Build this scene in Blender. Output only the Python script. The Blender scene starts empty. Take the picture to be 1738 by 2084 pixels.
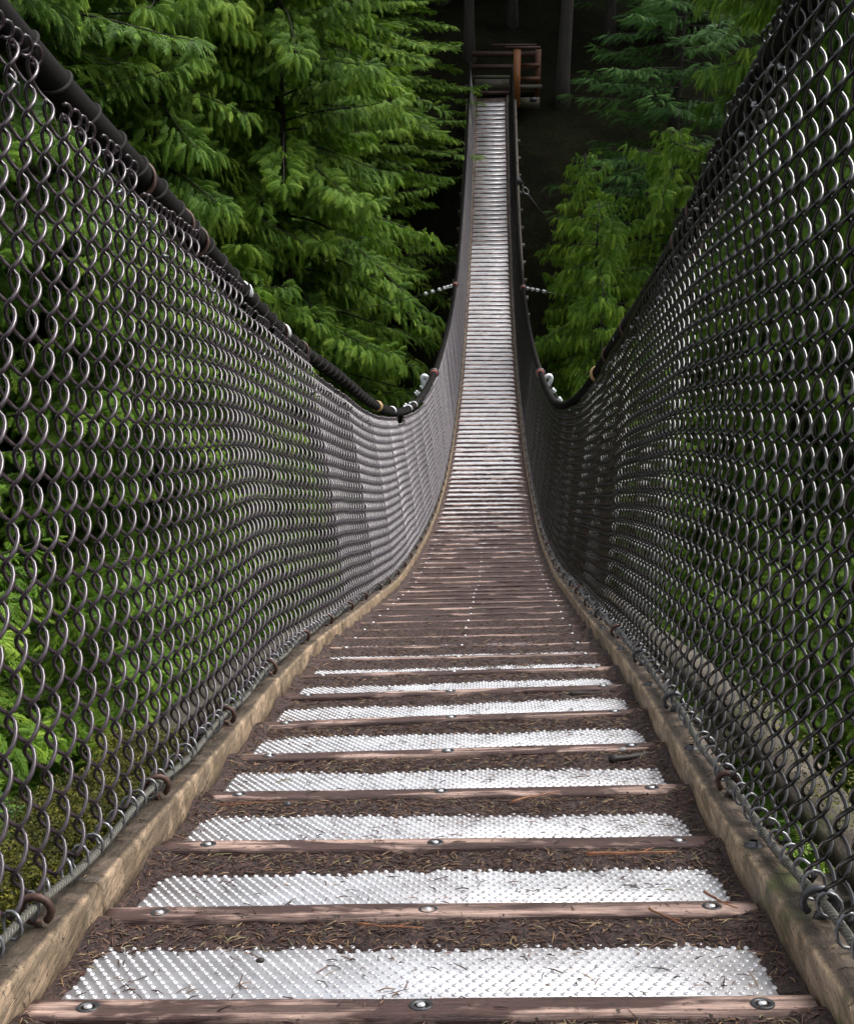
import bpy, math, random
import numpy as np
from mathutils import Vector

# ------------------------------------------------------------------ camera, sky, sun, exposure
SC = bpy.context.scene
COL = SC.collection
rad = math.radians
cam_d = bpy.data.cameras.new('camera')
cam = bpy.data.objects.new('camera', cam_d)
COL.objects.link(cam)
cam_d.sensor_fit = 'HORIZONTAL'
cam_d.sensor_width = 36.0
cam_d.lens = 36.0 * 2400 / 1738
cam_d.clip_start = 0.05
cam_d.clip_end = 500
cam.location = (0, 0, 0)
cam.rotation_euler = (rad(90 - 18.263), 0, rad(3.058))
SC.camera = cam

SUN_EL, SUN_ROT = 55, 62
world = bpy.data.worlds.new("World")
SC.world = world
world.use_nodes = True
wt = world.node_tree
wt.nodes.clear()
w_out = wt.nodes.new('ShaderNodeOutputWorld')
w_bg = wt.nodes.new('ShaderNodeBackground')
w_sky = wt.nodes.new('ShaderNodeTexSky')
w_sky.sky_type = 'NISHITA'
w_sky.sun_disc = False
w_sky.sun_elevation = rad(SUN_EL)
w_sky.sun_rotation = rad(SUN_ROT)
w_sky.dust_density = 4.0
w_hsv = wt.nodes.new('ShaderNodeHueSaturation')
w_hsv.inputs['Saturation'].default_value = 0.25
wt.links.new(w_sky.outputs[0], w_hsv.inputs['Color'])
wt.links.new(w_hsv.outputs[0], w_bg.inputs['Color'])
w_bg.inputs['Strength'].default_value = 0.15
wt.links.new(w_bg.outputs[0], w_out.inputs['Surface'])

sun_d = bpy.data.lights.new('sun', 'SUN')
sun_d.energy = 1.3
sun_d.angle = rad(30)
sun_d.color = (1.0, 0.97, 0.92)
sun = bpy.data.objects.new('sun', sun_d)
COL.objects.link(sun)
_e, _r = rad(SUN_EL), rad(SUN_ROT)
sdir = Vector((math.sin(_r) * math.cos(_e), math.cos(_r) * math.cos(_e), math.sin(_e)))
sun.rotation_euler = sdir.to_track_quat('Z', 'Y').to_euler()
sun.location = (0, 10, 30)

SC.view_settings.view_transform = 'Standard'
SC.view_settings.look = 'None'
SC.view_settings.gamma = 1
SC.view_settings.exposure = 1.15
SC.cycles.max_bounces = 6
SC.cycles.diffuse_bounces = 3
SC.cycles.glossy_bounces = 3
SC.cycles.transmission_bounces = 3
SC.cycles.sample_clamp_indirect = 6.0
SC.cycles.use_denoising = True

rng = np.random.default_rng(11)
random.seed(11)

# ------------------------------------------------------------------ helpers
class MB:
    """collects vertex / face arrays into one mesh"""
    def __init__(s):
        s.v, s.f, s.n, s.tone = [], [], 0, []
    def add(s, v, f, tone=None):
        v = np.asarray(v, float).reshape(-1, 3)
        if not isinstance(f, (list, tuple)):
            f = [f]
        for a in f:
            a = np.asarray(a, np.int64)
            if a.size:
                s.f.append(a + s.n)
        s.v.append(v)
        s.n += len(v)
        s.tone.append(np.full(len(v), 0.5) if tone is None else np.broadcast_to(np.asarray(tone, float), (len(v),)))
        return s
    def box(s, c, d, R=None):
        x, y, z = d[0] / 2, d[1] / 2, d[2] / 2
        v = np.array([[-x, -y, -z], [x, -y, -z], [x, y, -z], [-x, y, -z], [-x, -y, z], [x, -y, z], [x, y, z], [-x, y, z]])
        if R is not None:
            v = v @ np.asarray(R)
        v = v + np.asarray(c)
        return s.add(v, np.array([[0, 3, 2, 1], [4, 5, 6, 7], [0, 1, 5, 4], [1, 2, 6, 5], [2, 3, 7, 6], [3, 0, 4, 7]]))
    def mesh(s, name, smooth=False):
        me = bpy.data.meshes.new(name)
        v = np.concatenate(s.v).astype(np.float32)
        me.vertices.add(len(v))
        me.vertices.foreach_set('co', v.ravel())
        loops = np.concatenate([a.ravel() for a in s.f]).astype(np.int32)
        tot = np.concatenate([np.full(len(a), a.shape[1]) for a in s.f]).astype(np.int32)
        st = np.concatenate([[0], np.cumsum(tot)[:-1]]).astype(np.int32)
        me.loops.add(len(loops))
        me.loops.foreach_set('vertex_index', loops)
        me.polygons.add(len(tot))
        me.polygons.foreach_set('loop_start', st)
        me.polygons.foreach_set('loop_total', tot)
        at = me.attributes.new('tone', 'FLOAT', 'POINT')
        at.data.foreach_set('value', np.concatenate(s.tone).astype(np.float32))
        me.update(calc_edges=True)
        me.validate()
        if smooth:
            me.polygons.foreach_set('use_smooth', np.ones(len(me.polygons), bool))
        return me
    def build(s, name, mat, parent=None, smooth=False):
        me = s.mesh(name, smooth)
        me.materials.append(mat)
        return link(name, me, parent)

def link(name, me, parent=None):
    o = bpy.data.objects.new(name, me)
    COL.objects.link(o)
    if parent is not None:
        o.parent = parent
    return o

def tag(o, label=None, cat=None, group=None, kind=None):
    for k, v in (('label', label), ('category', cat), ('group', group), ('kind', kind)):
        if v:
            o[k] = v
    return o

def empty(name, loc, label, cat, group=None):
    o = bpy.data.objects.new(name, None)
    COL.objects.link(o)
    o.location = loc
    o.empty_display_size = 0.2
    return tag(o, label, cat, group)

def nrm(a):
    return a / np.maximum(np.linalg.norm(a, axis=-1, keepdims=True), 1e-9)

def tubes(pts, r, sides=6, ref=(0, 0, 1), closed=False, cap=True):
    """pts (M,N,3): M tubes at once; r scalar or (N,) or (M,N)"""
    pts = np.asarray(pts, float)
    if pts.ndim == 2:
        pts = pts[None]
    M, N, _ = pts.shape
    if closed:
        t = np.roll(pts, -1, 1) - np.roll(pts, 1, 1)
    else:
        t = np.gradient(pts, axis=1)
    t = nrm(t)
    ref = np.broadcast_to(np.asarray(ref, float), t.shape)
    a = nrm(np.cross(t, ref))
    b = np.cross(a, t)
    ang = np.arange(sides) * 2 * np.pi / sides
    rr = np.broadcast_to(np.asarray(r, float), (M, N))[..., None, None]
    v = pts[:, :, None] + rr * (np.cos(ang)[None, None, :, None] * a[:, :, None] + np.sin(ang)[None, None, :, None] * b[:, :, None])
    idx = np.arange(M * N * sides).reshape(M, N, sides)
    n2 = N if closed else N - 1
    i0 = idx[:, :n2]
    i1 = np.roll(idx, -1, 1)[:, :n2]
    q = np.stack([i0, np.roll(i0, -1, 2), np.roll(i1, -1, 2), i1], -1).reshape(-1, 4)
    fs = [q]
    if cap and not closed:
        fs.append(idx[:, 0, ::-1].reshape(M, sides))
        fs.append(idx[:, -1].reshape(M, sides))
    return v.reshape(-1, 3), fs

def grid_faces(nu, nv, wrap=False):
    i = np.arange(nu * nv).reshape(nu, nv)
    if wrap:
        j = np.concatenate([i, i[:, :1]], 1)
    else:
        j = i
    return np.stack([j[:-1, :-1], j[1:, :-1], j[1:, 1:], j[:-1, 1:]], -1).reshape(-1, 4)

_perm = rng.random((256, 256))
def vnoise(x, y, sc=1.0, seed=0):
    x = np.asarray(x, float) / sc + seed * 17.31 + 1000
    y = np.asarray(y, float) / sc + seed * 9.17 + 1000
    xi, yi = np.floor(x).astype(int), np.floor(y).astype(int)
    fx, fy = x - xi, y - yi
    fx, fy = fx * fx * (3 - 2 * fx), fy * fy * (3 - 2 * fy)
    g = lambda a, b: _perm[a % 256, b % 256]
    return (g(xi, yi) * (1 - fx) + g(xi + 1, yi) * fx) * (1 - fy) + (g(xi, yi + 1) * (1 - fx) + g(xi + 1, yi + 1) * fx) * fy

# ------------------------------------------------------------------ materials
def M(name):
    m = bpy.data.materials.new(name)
    m.use_nodes = True
    nt = m.node_tree
    b = nt.nodes['Principled BSDF']
    return m, nt, b

def nd(nt, t, **kw):
    n = nt.nodes.new(t)
    for k, v in kw.items():
        if k in n.inputs:
            n.inputs[k].default_value = v
        else:
            setattr(n, k, v)
    return n

def ramp(nt, stops, inp):
    r = nt.nodes.new('ShaderNodeValToRGB')
    cr = r.color_ramp
    while len(cr.elements) < len(stops):
        cr.elements.new(0.5)
    for e, (p, c) in zip(cr.elements, stops):
        e.position = p
        e.color = (*c, 1) if len(c) == 3 else c
    nt.links.new(inp, r.inputs['Fac'])
    return r

def coords(nt, scale=(1, 1, 1), offset=True):
    tc = nt.nodes.new('ShaderNodeTexCoord')
    mp = nt.nodes.new('ShaderNodeMapping')
    mp.inputs['Scale'].default_value = scale
    nt.links.new(tc.outputs['Object'], mp.inputs['Vector'])
    if offset:
        oi = nt.nodes.new('ShaderNodeObjectInfo')
        mu = nd(nt, 'ShaderNodeMath', operation='MULTIPLY')
        mu.inputs[1].default_value = 57.0
        nt.links.new(oi.outputs['Random'], mu.inputs[0])
        nt.links.new(mu.outputs[0], mp.inputs['Location'])
    return mp.outputs['Vector']

def noise(nt, vec, scale, detail=4, rough=0.6, dist=0.0):
    n = nd(nt, 'ShaderNodeTexNoise', Scale=scale, Detail=detail, Roughness=rough, Distortion=dist)
    nt.links.new(vec, n.inputs['Vector'])
    return n.outputs['Fac']

def mixc(nt, fac, a, b, mode='MIX'):
    mx = nd(nt, 'ShaderNodeMix', data_type='RGBA', blend_type=mode)
    for s, v in ((0, fac), (6, a), (7, b)):
        if hasattr(v, 'is_linked') or hasattr(v, 'links'):
            nt.links.new(v, mx.inputs[s])
        else:
            mx.inputs[s].default_value = v if s == 0 else (*v, 1)
    return mx.outputs[2]

def bump(nt, b, h, strength=0.5, dist=0.005):
    bm = nd(nt, 'ShaderNodeBump', Strength=strength, Distance=dist)
    nt.links.new(h, bm.inputs['Height'])
    nt.links.new(bm.outputs[0], b.inputs['Normal'])

def set_rough(nt, b, fac, lo, hi):
    mr = nd(nt, 'ShaderNodeMapRange')
    mr.inputs['To Min'].default_value = lo
    mr.inputs['To Max'].default_value = hi
    nt.links.new(fac, mr.inputs['Value'])
    nt.links.new(mr.outputs[0], b.inputs['Roughness'])

def wood_mat(name, dark, mid, pale, grain=(3, 60, 60), rough=(0.25, 0.6), worn=0.5, moss=0.0, scale=1.0, top_grey=None):
    m, nt, b = M(name)
    v = coords(nt, grain)
    g = noise(nt, v, 1.0 * scale, 6, 0.65, 0.4)
    v2 = coords(nt, (2.5, 9, 9))
    w = noise(nt, v2, 1.6 * scale, 4, 0.6, 0.3)
    c = ramp(nt, [(0.25, dark), (0.55, mid), (0.8, mid)], g).outputs[0]
    wr = ramp(nt, [(worn, (0, 0, 0)), (worn + 0.06, (1, 1, 1))], w).outputs[0]
    mul = nd(nt, 'ShaderNodeMath', operation='MULTIPLY')
    gr = ramp(nt, [(0.42, (0.15, 0.15, 0.15)), (0.54, (1, 1, 1))], g).outputs[0]
    nt.links.new(wr, mul.inputs[0])
    nt.links.new(gr, mul.inputs[1])
    c = mixc(nt, mul.outputs[0], c, pale)
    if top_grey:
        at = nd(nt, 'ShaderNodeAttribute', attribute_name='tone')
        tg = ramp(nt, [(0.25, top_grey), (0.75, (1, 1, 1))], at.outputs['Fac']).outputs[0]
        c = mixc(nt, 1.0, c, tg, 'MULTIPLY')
    v4 = coords(nt, tuple(x * 2.2 for x in grain))
    fib = ramp(nt, [(0.35, (0.55, 0.55, 0.55)), (0.65, (1.35, 1.35, 1.35))], noise(nt, v4, 2.6, 5, 0.75, 0.2)).outputs[0]
    c = mixc(nt, 1.0, c, fib, 'MULTIPLY')
    # fine flecks of dirt
    v3 = coords(nt, (1, 1, 1))
    fl = ramp(nt, [(0.60, (0, 0, 0)), (0.68, (1, 1, 1))], noise(nt, v3, 90, 3, 0.7)).outputs[0]
    c = mixc(nt, fl, c, (0.035, 0.022, 0.014))
    if moss:
        mf = ramp(nt, [(1 - moss, (0, 0, 0)), (1 - moss + 0.1, (1, 1, 1))], noise(nt, v3, 3.5, 5, 0.7)).outputs[0]
        c = mixc(nt, mf, c, (0.05, 0.06, 0.015))
    nt.links.new(c, b.inputs['Base Color'])
    set_rough(nt, b, w, *rough)
    bump(nt, b, fib, 0.7, 0.0025)
    return m

MAT = {}
MAT['cleat'] = wood_mat('cleat wood', (0.030, 0.014, 0.012), (0.085, 0.042, 0.036), (0.50, 0.34, 0.28), rough=(0.3, 0.6), worn=0.50)
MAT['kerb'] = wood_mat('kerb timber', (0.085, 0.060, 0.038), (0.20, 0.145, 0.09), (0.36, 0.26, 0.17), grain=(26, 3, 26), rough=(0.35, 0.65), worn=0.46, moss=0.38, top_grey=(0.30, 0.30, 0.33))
MAT['timber'] = wood_mat('grey weathered timber', (0.025, 0.020, 0.014), (0.065, 0.052, 0.036), (0.11, 0.09, 0.065), grain=(14, 3, 14), rough=(0.5, 0.8), worn=0.55, moss=0.45)
MAT['deck'] = wood_mat('dark deck boards', (0.02, 0.015, 0.012), (0.05, 0.033, 0.025), (0.09, 0.06, 0.045), rough=(0.4, 0.7))
MAT['red_timber'] = wood_mat('red stained timber', (0.022, 0.009, 0.007), (0.050, 0.018, 0.012), (0.07, 0.03, 0.02), grain=(20, 20, 4), rough=(0.4, 0.7), worn=0.55)
MAT['orange_timber'] = wood_mat('orange stained timber', (0.14, 0.045, 0.010), (0.26, 0.085, 0.018), (0.32, 0.12, 0.035), grain=(30, 30, 3), rough=(0.4, 0.7), worn=0.6)

MAT['dim_orange'] = wood_mat('dull orange timber', (0.05, 0.017, 0.006), (0.10, 0.033, 0.010), (0.13, 0.05, 0.02), grain=(30, 30, 3), rough=(0.5, 0.8), worn=0.6)

def metal_mat(name, col, rough, metallic, nsc=40, var=0.3, bmp=0.15):
    m, nt, b = M(name)
    v = coords(nt)
    n = noise(nt, v, nsc, 4, 0.6)
    c = ramp(nt, [(0.3, tuple(x * (1 - var) for x in col)), (0.7, col)], n).outputs[0]
    nt.links.new(c, b.inputs['Base Color'])
    b.inputs['Metallic'].default_value = metallic
    set_rough(nt, b, n, rough * 0.8, rough * 1.25)
    if bmp:
        bump(nt, b, n, bmp, 0.001)
    return m

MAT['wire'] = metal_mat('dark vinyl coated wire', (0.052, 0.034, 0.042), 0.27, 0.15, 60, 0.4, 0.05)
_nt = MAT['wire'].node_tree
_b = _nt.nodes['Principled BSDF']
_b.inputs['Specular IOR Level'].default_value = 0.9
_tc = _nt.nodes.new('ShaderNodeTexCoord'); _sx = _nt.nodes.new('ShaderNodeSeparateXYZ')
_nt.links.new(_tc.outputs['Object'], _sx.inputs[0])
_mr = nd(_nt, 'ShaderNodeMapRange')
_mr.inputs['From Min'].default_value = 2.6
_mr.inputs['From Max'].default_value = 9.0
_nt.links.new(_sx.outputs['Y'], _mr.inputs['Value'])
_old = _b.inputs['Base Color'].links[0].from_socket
_nt.links.new(mixc(_nt, _mr.outputs[0], _old, (0.22, 0.195, 0.21)), _b.inputs['Base Color'])  # sky highlights on the distant mesh, painted in as a paler base colour
MAT['wire_black'] = metal_mat('black vinyl coated wire', (0.012, 0.009, 0.009), 0.22, 0.0, 60, 0.4, 0.05)
MAT['wire_black'].node_tree.nodes['Principled BSDF'].inputs['Specular IOR Level'].default_value = 0.7
MAT['rope'] = metal_mat('black rope hose', (0.005, 0.004, 0.0035), 0.85, 0.0, 120, 0.5, 0.4)
MAT['cord'] = metal_mat('dark lacing cord', (0.012, 0.010, 0.009), 0.7, 0.0, 120, 0.4, 0.2)
for _k in ('rope', 'cord'):
    MAT[_k].node_tree.nodes['Principled BSDF'].inputs['Specular IOR Level'].default_value = 0.15
MAT['galv'] = metal_mat('galvanised wire', (0.22, 0.22, 0.23), 0.32, 0.6, 90, 0.5, 0.2)
MAT['steel_rope'] = metal_mat('weathered steel rope', (0.13, 0.125, 0.105), 0.5, 0.3, 200, 0.5, 0.5)
MAT['rust'] = metal_mat('rusty steel', (0.09, 0.045, 0.032), 0.55, 0.2, 60, 0.6, 0.4)
MAT['dark_steel'] = metal_mat('dark steel', (0.09, 0.09, 0.095), 0.4, 0.6, 60, 0.4, 0.2)
MAT['bolt'] = metal_mat('polished bolt head', (0.85, 0.83, 0.84), 0.3, 0.8, 90, 0.1, 0.1)
MAT['clip'] = metal_mat('bright galvanised clip', (0.8, 0.82, 0.84), 0.4, 0.3, 60, 0.15, 0.1)
MAT['red_tape'] = metal_mat('red tape', (0.42, 0.10, 0.08), 0.5, 0.0, 60, 0.3, 0.1)
MAT['yellow_tape'] = metal_mat('yellowed tape', (0.5, 0.33, 0.14), 0.5, 0.0, 60, 0.3, 0.1)

def plate_mat():
    m, nt, b = M('perforated aluminium')
    v = coords(nt)
    n = noise(nt, v, 14, 5, 0.6)
    c = ramp(nt, [(0.3, (0.46, 0.46, 0.48)), (0.6, (0.64, 0.645, 0.67))], n).outputs[0]
    d = ramp(nt, [(0.60, (0, 0, 0)), (0.72, (1, 1, 1))], noise(nt, v, 70, 4, 0.75)).outputs[0]
    c = mixc(nt, d, c, (0.30, 0.20, 0.16))
    st = ramp(nt, [(0.45, (1, 1, 1)), (0.75, (0.72, 0.68, 0.66))], noise(nt, v, 4.5, 5, 0.7, 0.5)).outputs[0]
    c = mixc(nt, 1.0, c, st, 'MULTIPLY')
    nt.links.new(c, b.inputs['Base Color'])
    b.inputs['Metallic'].default_value = 0.4
    set_rough(nt, b, n, 0.28, 0.5)
    return m
MAT['plate'] = plate_mat()

def dirt_mat():
    m, nt, b = M('damp needle soil')
    v = coords(nt, offset=False)
    n = noise(nt, v, 160, 5, 0.75)
    n2 = noise(nt, v, 6, 3, 0.6)
    c = ramp(nt, [(0.36, (0.006, 0.003, 0.002)), (0.50, (0.032, 0.0155, 0.013)), (0.66, (0.12, 0.065, 0.053))], n).outputs[0]
    n3 = noise(nt, v, 420, 3, 0.7)
    c = mixc(nt, 1.0, c, ramp(nt, [(0.35, (0.45, 0.45, 0.45)), (0.65, (1.5, 1.45, 1.4))], n3).outputs[0], 'MULTIPLY')
    nt.links.new(c, b.inputs['Base Color'])
    set_rough(nt, b, n2, 0.38, 0.75)
    bump(nt, b, n, 0.9, 0.006)
    return m
MAT['dirt'] = dirt_mat()

def needle_mat():
    m, nt, b = M('fallen needles')
    at = nd(nt, 'ShaderNodeAttribute', attribute_name='tone')
    c = ramp(nt, [(0, (0.035, 0.018, 0.014)), (0.45, (0.12, 0.055, 0.032)), (0.8, (0.30, 0.19, 0.10)), (1, (0.14, 0.15, 0.07))], at.outputs['Fac']).outputs[0]
    nt.links.new(c, b.inputs['Base Color'])
    b.inputs['Roughness'].default_value = 0.55
    return m
MAT['needles'] = needle_mat()

def leaf_mat(name, dark, mid, light, trans=0.3):
    m, nt, b = M(name)
    at = nd(nt, 'ShaderNodeAttribute', attribute_name='tone')
    c = ramp(nt, [(0.0, dark), (0.5, mid), (1.0, light)], at.outputs['Fac']).outputs[0]
    v = coords(nt)
    n = noise(nt, v, 0.9, 3, 0.6)
    k = ramp(nt, [(0.3, (0.65, 0.72, 0.75)), (0.7, (1.15, 1.08, 0.9))], n).outputs[0]
    c = mixc(nt, 1.0, c, k, 'MULTIPLY')
    nt.links.new(c, b.inputs['Base Color'])
    b.inputs['Roughness'].default_value = 0.6
    b.inputs['Specular IOR Level'].default_value = 0.2
    tr = nt.nodes.new('ShaderNodeBsdfTranslucent')
    nt.links.new(c, tr.inputs['Color'])
    ms = nt.nodes.new('ShaderNodeMixShader')
    ms.inputs[0].default_value = trans
    out = nt.nodes['Material Output']
    nt.links.new(b.outputs[0], ms.inputs[1])
    nt.links.new(tr.outputs[0], ms.inputs[2])
    nt.links.new(ms.outputs[0], out.inputs['Surface'])
    return m
MAT['cedar'] = leaf_mat('cedar foliage', (0.036, 0.092, 0.012), (0.130, 0.25, 0.026), (0.34, 0.48, 0.06), 0.3)
MAT['spruce'] = leaf_mat('spruce foliage', (0.022, 0.070, 0.018), (0.060, 0.15, 0.036), (0.13, 0.27, 0.060), 0.25)
MAT['fern'] = leaf_mat('fern and grass', (0.035, 0.08, 0.014), (0.09, 0.19, 0.025), (0.26, 0.36, 0.06), 0.35)
MAT['cover'] = leaf_mat('hemlock ground cover', (0.025, 0.07, 0.02), (0.06, 0.13, 0.04), (0.15, 0.24, 0.09), 0.25)
MAT['moss'] = leaf_mat('moss', (0.02, 0.028, 0.006), (0.08, 0.085, 0.014), (0.19, 0.18, 0.03), 0.1)
MAT['bark'] = wood_mat('dark bark', (0.012, 0.010, 0.008), (0.035, 0.028, 0.022), (0.06, 0.05, 0.038), grain=(9, 9, 1.5), rough=(0.7, 0.95), worn=0.6)

def ground_mat():
    m, nt, b = M('forest floor')
    v = coords(nt, offset=False)
    n = noise(nt, v, 1.3, 6, 0.7)
    n2 = noise(nt, v, 11, 6, 0.75)
    c = ramp(nt, [(0.3, (0.006, 0.005, 0.004)), (0.55, (0.012, 0.013, 0.006)), (0.75, (0.016, 0.024, 0.008))], n).outputs[0]
    c2 = ramp(nt, [(0.35, (0.4, 0.4, 0.4)), (0.7, (1.6, 1.5, 1.3))], n2).outputs[0]
    nt.links.new(mixc(nt, 1.0, c, c2, 'MULTIPLY'), b.inputs['Base Color'])
    b.inputs['Roughness'].default_value = 0.95
    b.inputs['Specular IOR Level'].default_value = 0.05
    bump(nt, b, n2, 1.0, 0.08)
    return m
MAT['ground'] = ground_mat()

# ------------------------------------------------------------------ the bridge's line
KY = np.array([-2, 0, 1.09, 1.88, 2.74, 3.5, 4.37, 5.31, 6.08, 7.51, 8.9, 10.5, 12.04, 13.7, 15.1, 16.75, 18.3, 20, 22, 24, 26, 28, 30, 32, 34, 35.5, 37.1])
KZ = np.array([-.16, -.665, -.953, -1.172, -1.393, -1.622, -1.905, -2.205, -2.455, -2.85, -3.18, -3.50, -3.74, -3.925, -4.02, -4.075, -4.07, -3.995, -3.83, -3.565, -3.19, -2.71, -2.14, -1.455, -.68, -.03, .74])
XY = np.array([-2, 1, 4, 5.3, 8, 12, 16, 20, 24, 28, 32, 37.])
XX = np.array([-.07, -.070, -.076, -.057, -.036, -.004, .003, 0, -.015, -.03, -.045, -.075])
RY = np.array([-2, 1.09, 1.36, 1.62, 1.88, 2.2, 2.45, 2.74, 3.0, 3.5, 4.4, 6, 12, 21, 28, 37.])       # cross fall
RV = np.array([.041, .041, .042, .036, .044, .056, .060, .055, .050, .044, .048, .045, .026, .010, .025, .030])

def spline(xk, yk):
    n = len(xk)
    h = np.diff(xk)
    A = np.zeros((n, n)); r = np.zeros(n)
    A[0, 0] = A[-1, -1] = 1
    for i in range(1, n - 1):
        A[i, i - 1], A[i, i], A[i, i + 1] = h[i - 1], 2 * (h[i - 1] + h[i]), h[i]
        r[i] = 6 * ((yk[i + 1] - yk[i]) / h[i] - (yk[i] - yk[i - 1]) / h[i - 1])
    m = np.linalg.solve(A, r)
    def f(x):
        x = np.asarray(x, float)
        i = np.clip(np.searchsorted(xk, x) - 1, 0, n - 2)
        t0, t1, hh = x - xk[i], xk[i + 1] - x, h[i]
        return m[i] * t1 ** 3 / (6 * hh) + m[i + 1] * t0 ** 3 / (6 * hh) + (yk[i] / hh - m[i] * hh / 6) * t1 + (yk[i + 1] / hh - m[i + 1] * hh / 6) * t0
    return f
_fz, _fx = spline(KY, KZ), spline(XY, XX)
_yy = np.linspace(-2, 37.1, 4000)
_P = np.stack([_fx(_yy), _yy, _fz(_yy)], 1)
_S = np.concatenate([[0], np.cumsum(np.linalg.norm(np.diff(_P, axis=0), axis=1))])
S_END = _S[-1]
def s_of_y(y): return np.interp(y, _yy, _S)
def y_of_s(s): return np.interp(s, _S, _yy)
def frame(s):
    """centre, tangent, right, normal at arc length s"""
    s = np.asarray(s, float)
    y = y_of_s(s)
    c = np.stack([_fx(y), y, _fz(y)], -1)
    e = 0.02
    y2, y1 = y + e, y - e
    t = nrm(np.stack([_fx(y2) - _fx(y1), y2 - y1, _fz(y2) - _fz(y1)], -1))
    ro = np.interp(y, RY, RV)
    r = nrm(np.cross(t, np.array([0, 0, 1.0])))
    n = np.cross(r, t)
    r = nrm(r + n * ro[..., None])
    n = np.cross(r, t)
    return c, t, r, n
def on(s, x, z):
    c, t, r, n = frame(s)
    return c + r * np.asarray(x)[..., None] + n * np.asarray(z)[..., None]

HW = 0.45            # half clear width between the kerbs
PITCH = 0.2835
S0 = float(s_of_y(1.063))
N_BAYS = int((S_END - S0 - 0.05) / PITCH)
FIRST = -3           # three more bays under the camera

bridge = empty('suspension_bridge', (0, 0, -1), 'long sagging footbridge with white perforated treads and wooden cleats, hung across a forested gorge', 'bridge')
bridge.location = (0, 0, 0)

# deck under the plates
ss = np.linspace(0.0, S_END, 260)
mb = MB()
prof = [(-0.50, -0.024), (0.50, -0.024), (0.50, -0.060), (-0.50, -0.060)]
v = np.stack([on(ss, np.full_like(ss, a), np.full_like(ss, b)) for a, b in prof], 1)
mb.add(v.reshape(-1, 3), [grid_faces(len(ss), 4, True), np.array([[0, 1, 2, 3], [len(ss) * 4 - 1, len(ss) * 4 - 2, len(ss) * 4 - 3, len(ss) * 4 - 4]])])
mb.build('deck', MAT['deck'], bridge)

# --- cross beams and outer stringers
for k, s in enumerate(np.arange(0.35, S_END - 0.3, 1.13)):
    mb = MB()
    c, t, r, n = frame(s)
    mb.box(c - n * 0.118, (1.62, 0.10, 0.11), np.stack([r, t, n]))
    if k < 34:
        mb.build('crossbeam', MAT['timber'], bridge)
def sweep_part(name, mat, prof, s0, s1, step, jit=0.0, seed=0, dx=0.0, smooth=False, parent=None):
    s = np.arange(s0, s1, step)
    s = np.append(s[:-1], s1) if len(s) > 1 else np.array([s0, s1])
    rows = []
    for q, (a, b) in enumerate(prof):
        ja = (vnoise(s * 1.0, s * 0 + q * 3.3, 0.11, seed) - .5) * jit
        jb = (vnoise(s * 1.0, s * 0 + q * 5.1 + 50, 0.09, seed) - .5) * jit
        rows.append(on(s, a + dx + ja + (vnoise(s, s * 0 + q, 0.03, seed + 5) - .5) * jit * .5, b + (jb if b > 0 else 0)))
    v = np.stack(rows, 1)
    k = len(prof)
    mb = MB()
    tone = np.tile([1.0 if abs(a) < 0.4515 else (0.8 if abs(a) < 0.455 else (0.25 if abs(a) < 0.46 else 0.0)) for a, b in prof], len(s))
    mb.add(v.reshape(-1, 3), [grid_faces(len(s), k, True), np.array([list(range(k)), list(range(len(s) * k - 1, len(s) * k - k - 1, -1))])], tone)
    return mb.build(name, mat, parent or bridge, smooth)

for sd in (-1, 1):
    for a0 in np.arange(0.0, S_END - 0.5, 3.0):
        o = sweep_part('stringer', MAT['timber'], [(sd * 0.645, -0.02), (sd * 0.745, -0.02), (sd * 0.745, -0.056), (sd * 0.645, -0.056)][::sd],
                   a0 + 0.01, min(a0 + 2.99, S_END), 0.12, 0.006, 3 + int(a0), parent=bridge)

# --- kerbs
kprof_r = [(0.450, -0.022), (0.4500, 0.014), (0.4505, 0.041), (0.4525, 0.0480), (0.4590, 0.0505), (0.480, 0.0510), (0.509, 0.0500), (0.513, 0.045), (0.513, -0.022)]
kprof_l = [(-a, b) for a, b in kprof_r][::-1]
seg_edges_l = [0.0, 1.45 + 2.02, 1.45 + 2.02 + 0.62, 1.45 + 2.02 + 1.45] + list(np.arange(7.6, S_END, 2.44))
seg_edges_r = [0.0, 2.3] + list(np.arange(5.35, S_END, 2.44))
for sd, edges, pr in ((-1, seg_edges_l, kprof_l), (1, seg_edges_r, kprof_r)):
    edges = edges + [S_END]
    for q in range(len(edges) - 1):
        a, b = edges[q], edges[q + 1]
        if b - a < 0.2:
            continue
        dxx = float(rng.uniform(-0.004, 0.004)) if a > 4 else 0.0
        sweep_part('kerb', MAT['kerb'], pr, a + 0.003, b - 0.003, 0.02 if a < 6 else 0.12, 0.0014, 100 + q * 7 + (sd > 0) * 50, dxx)

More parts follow.
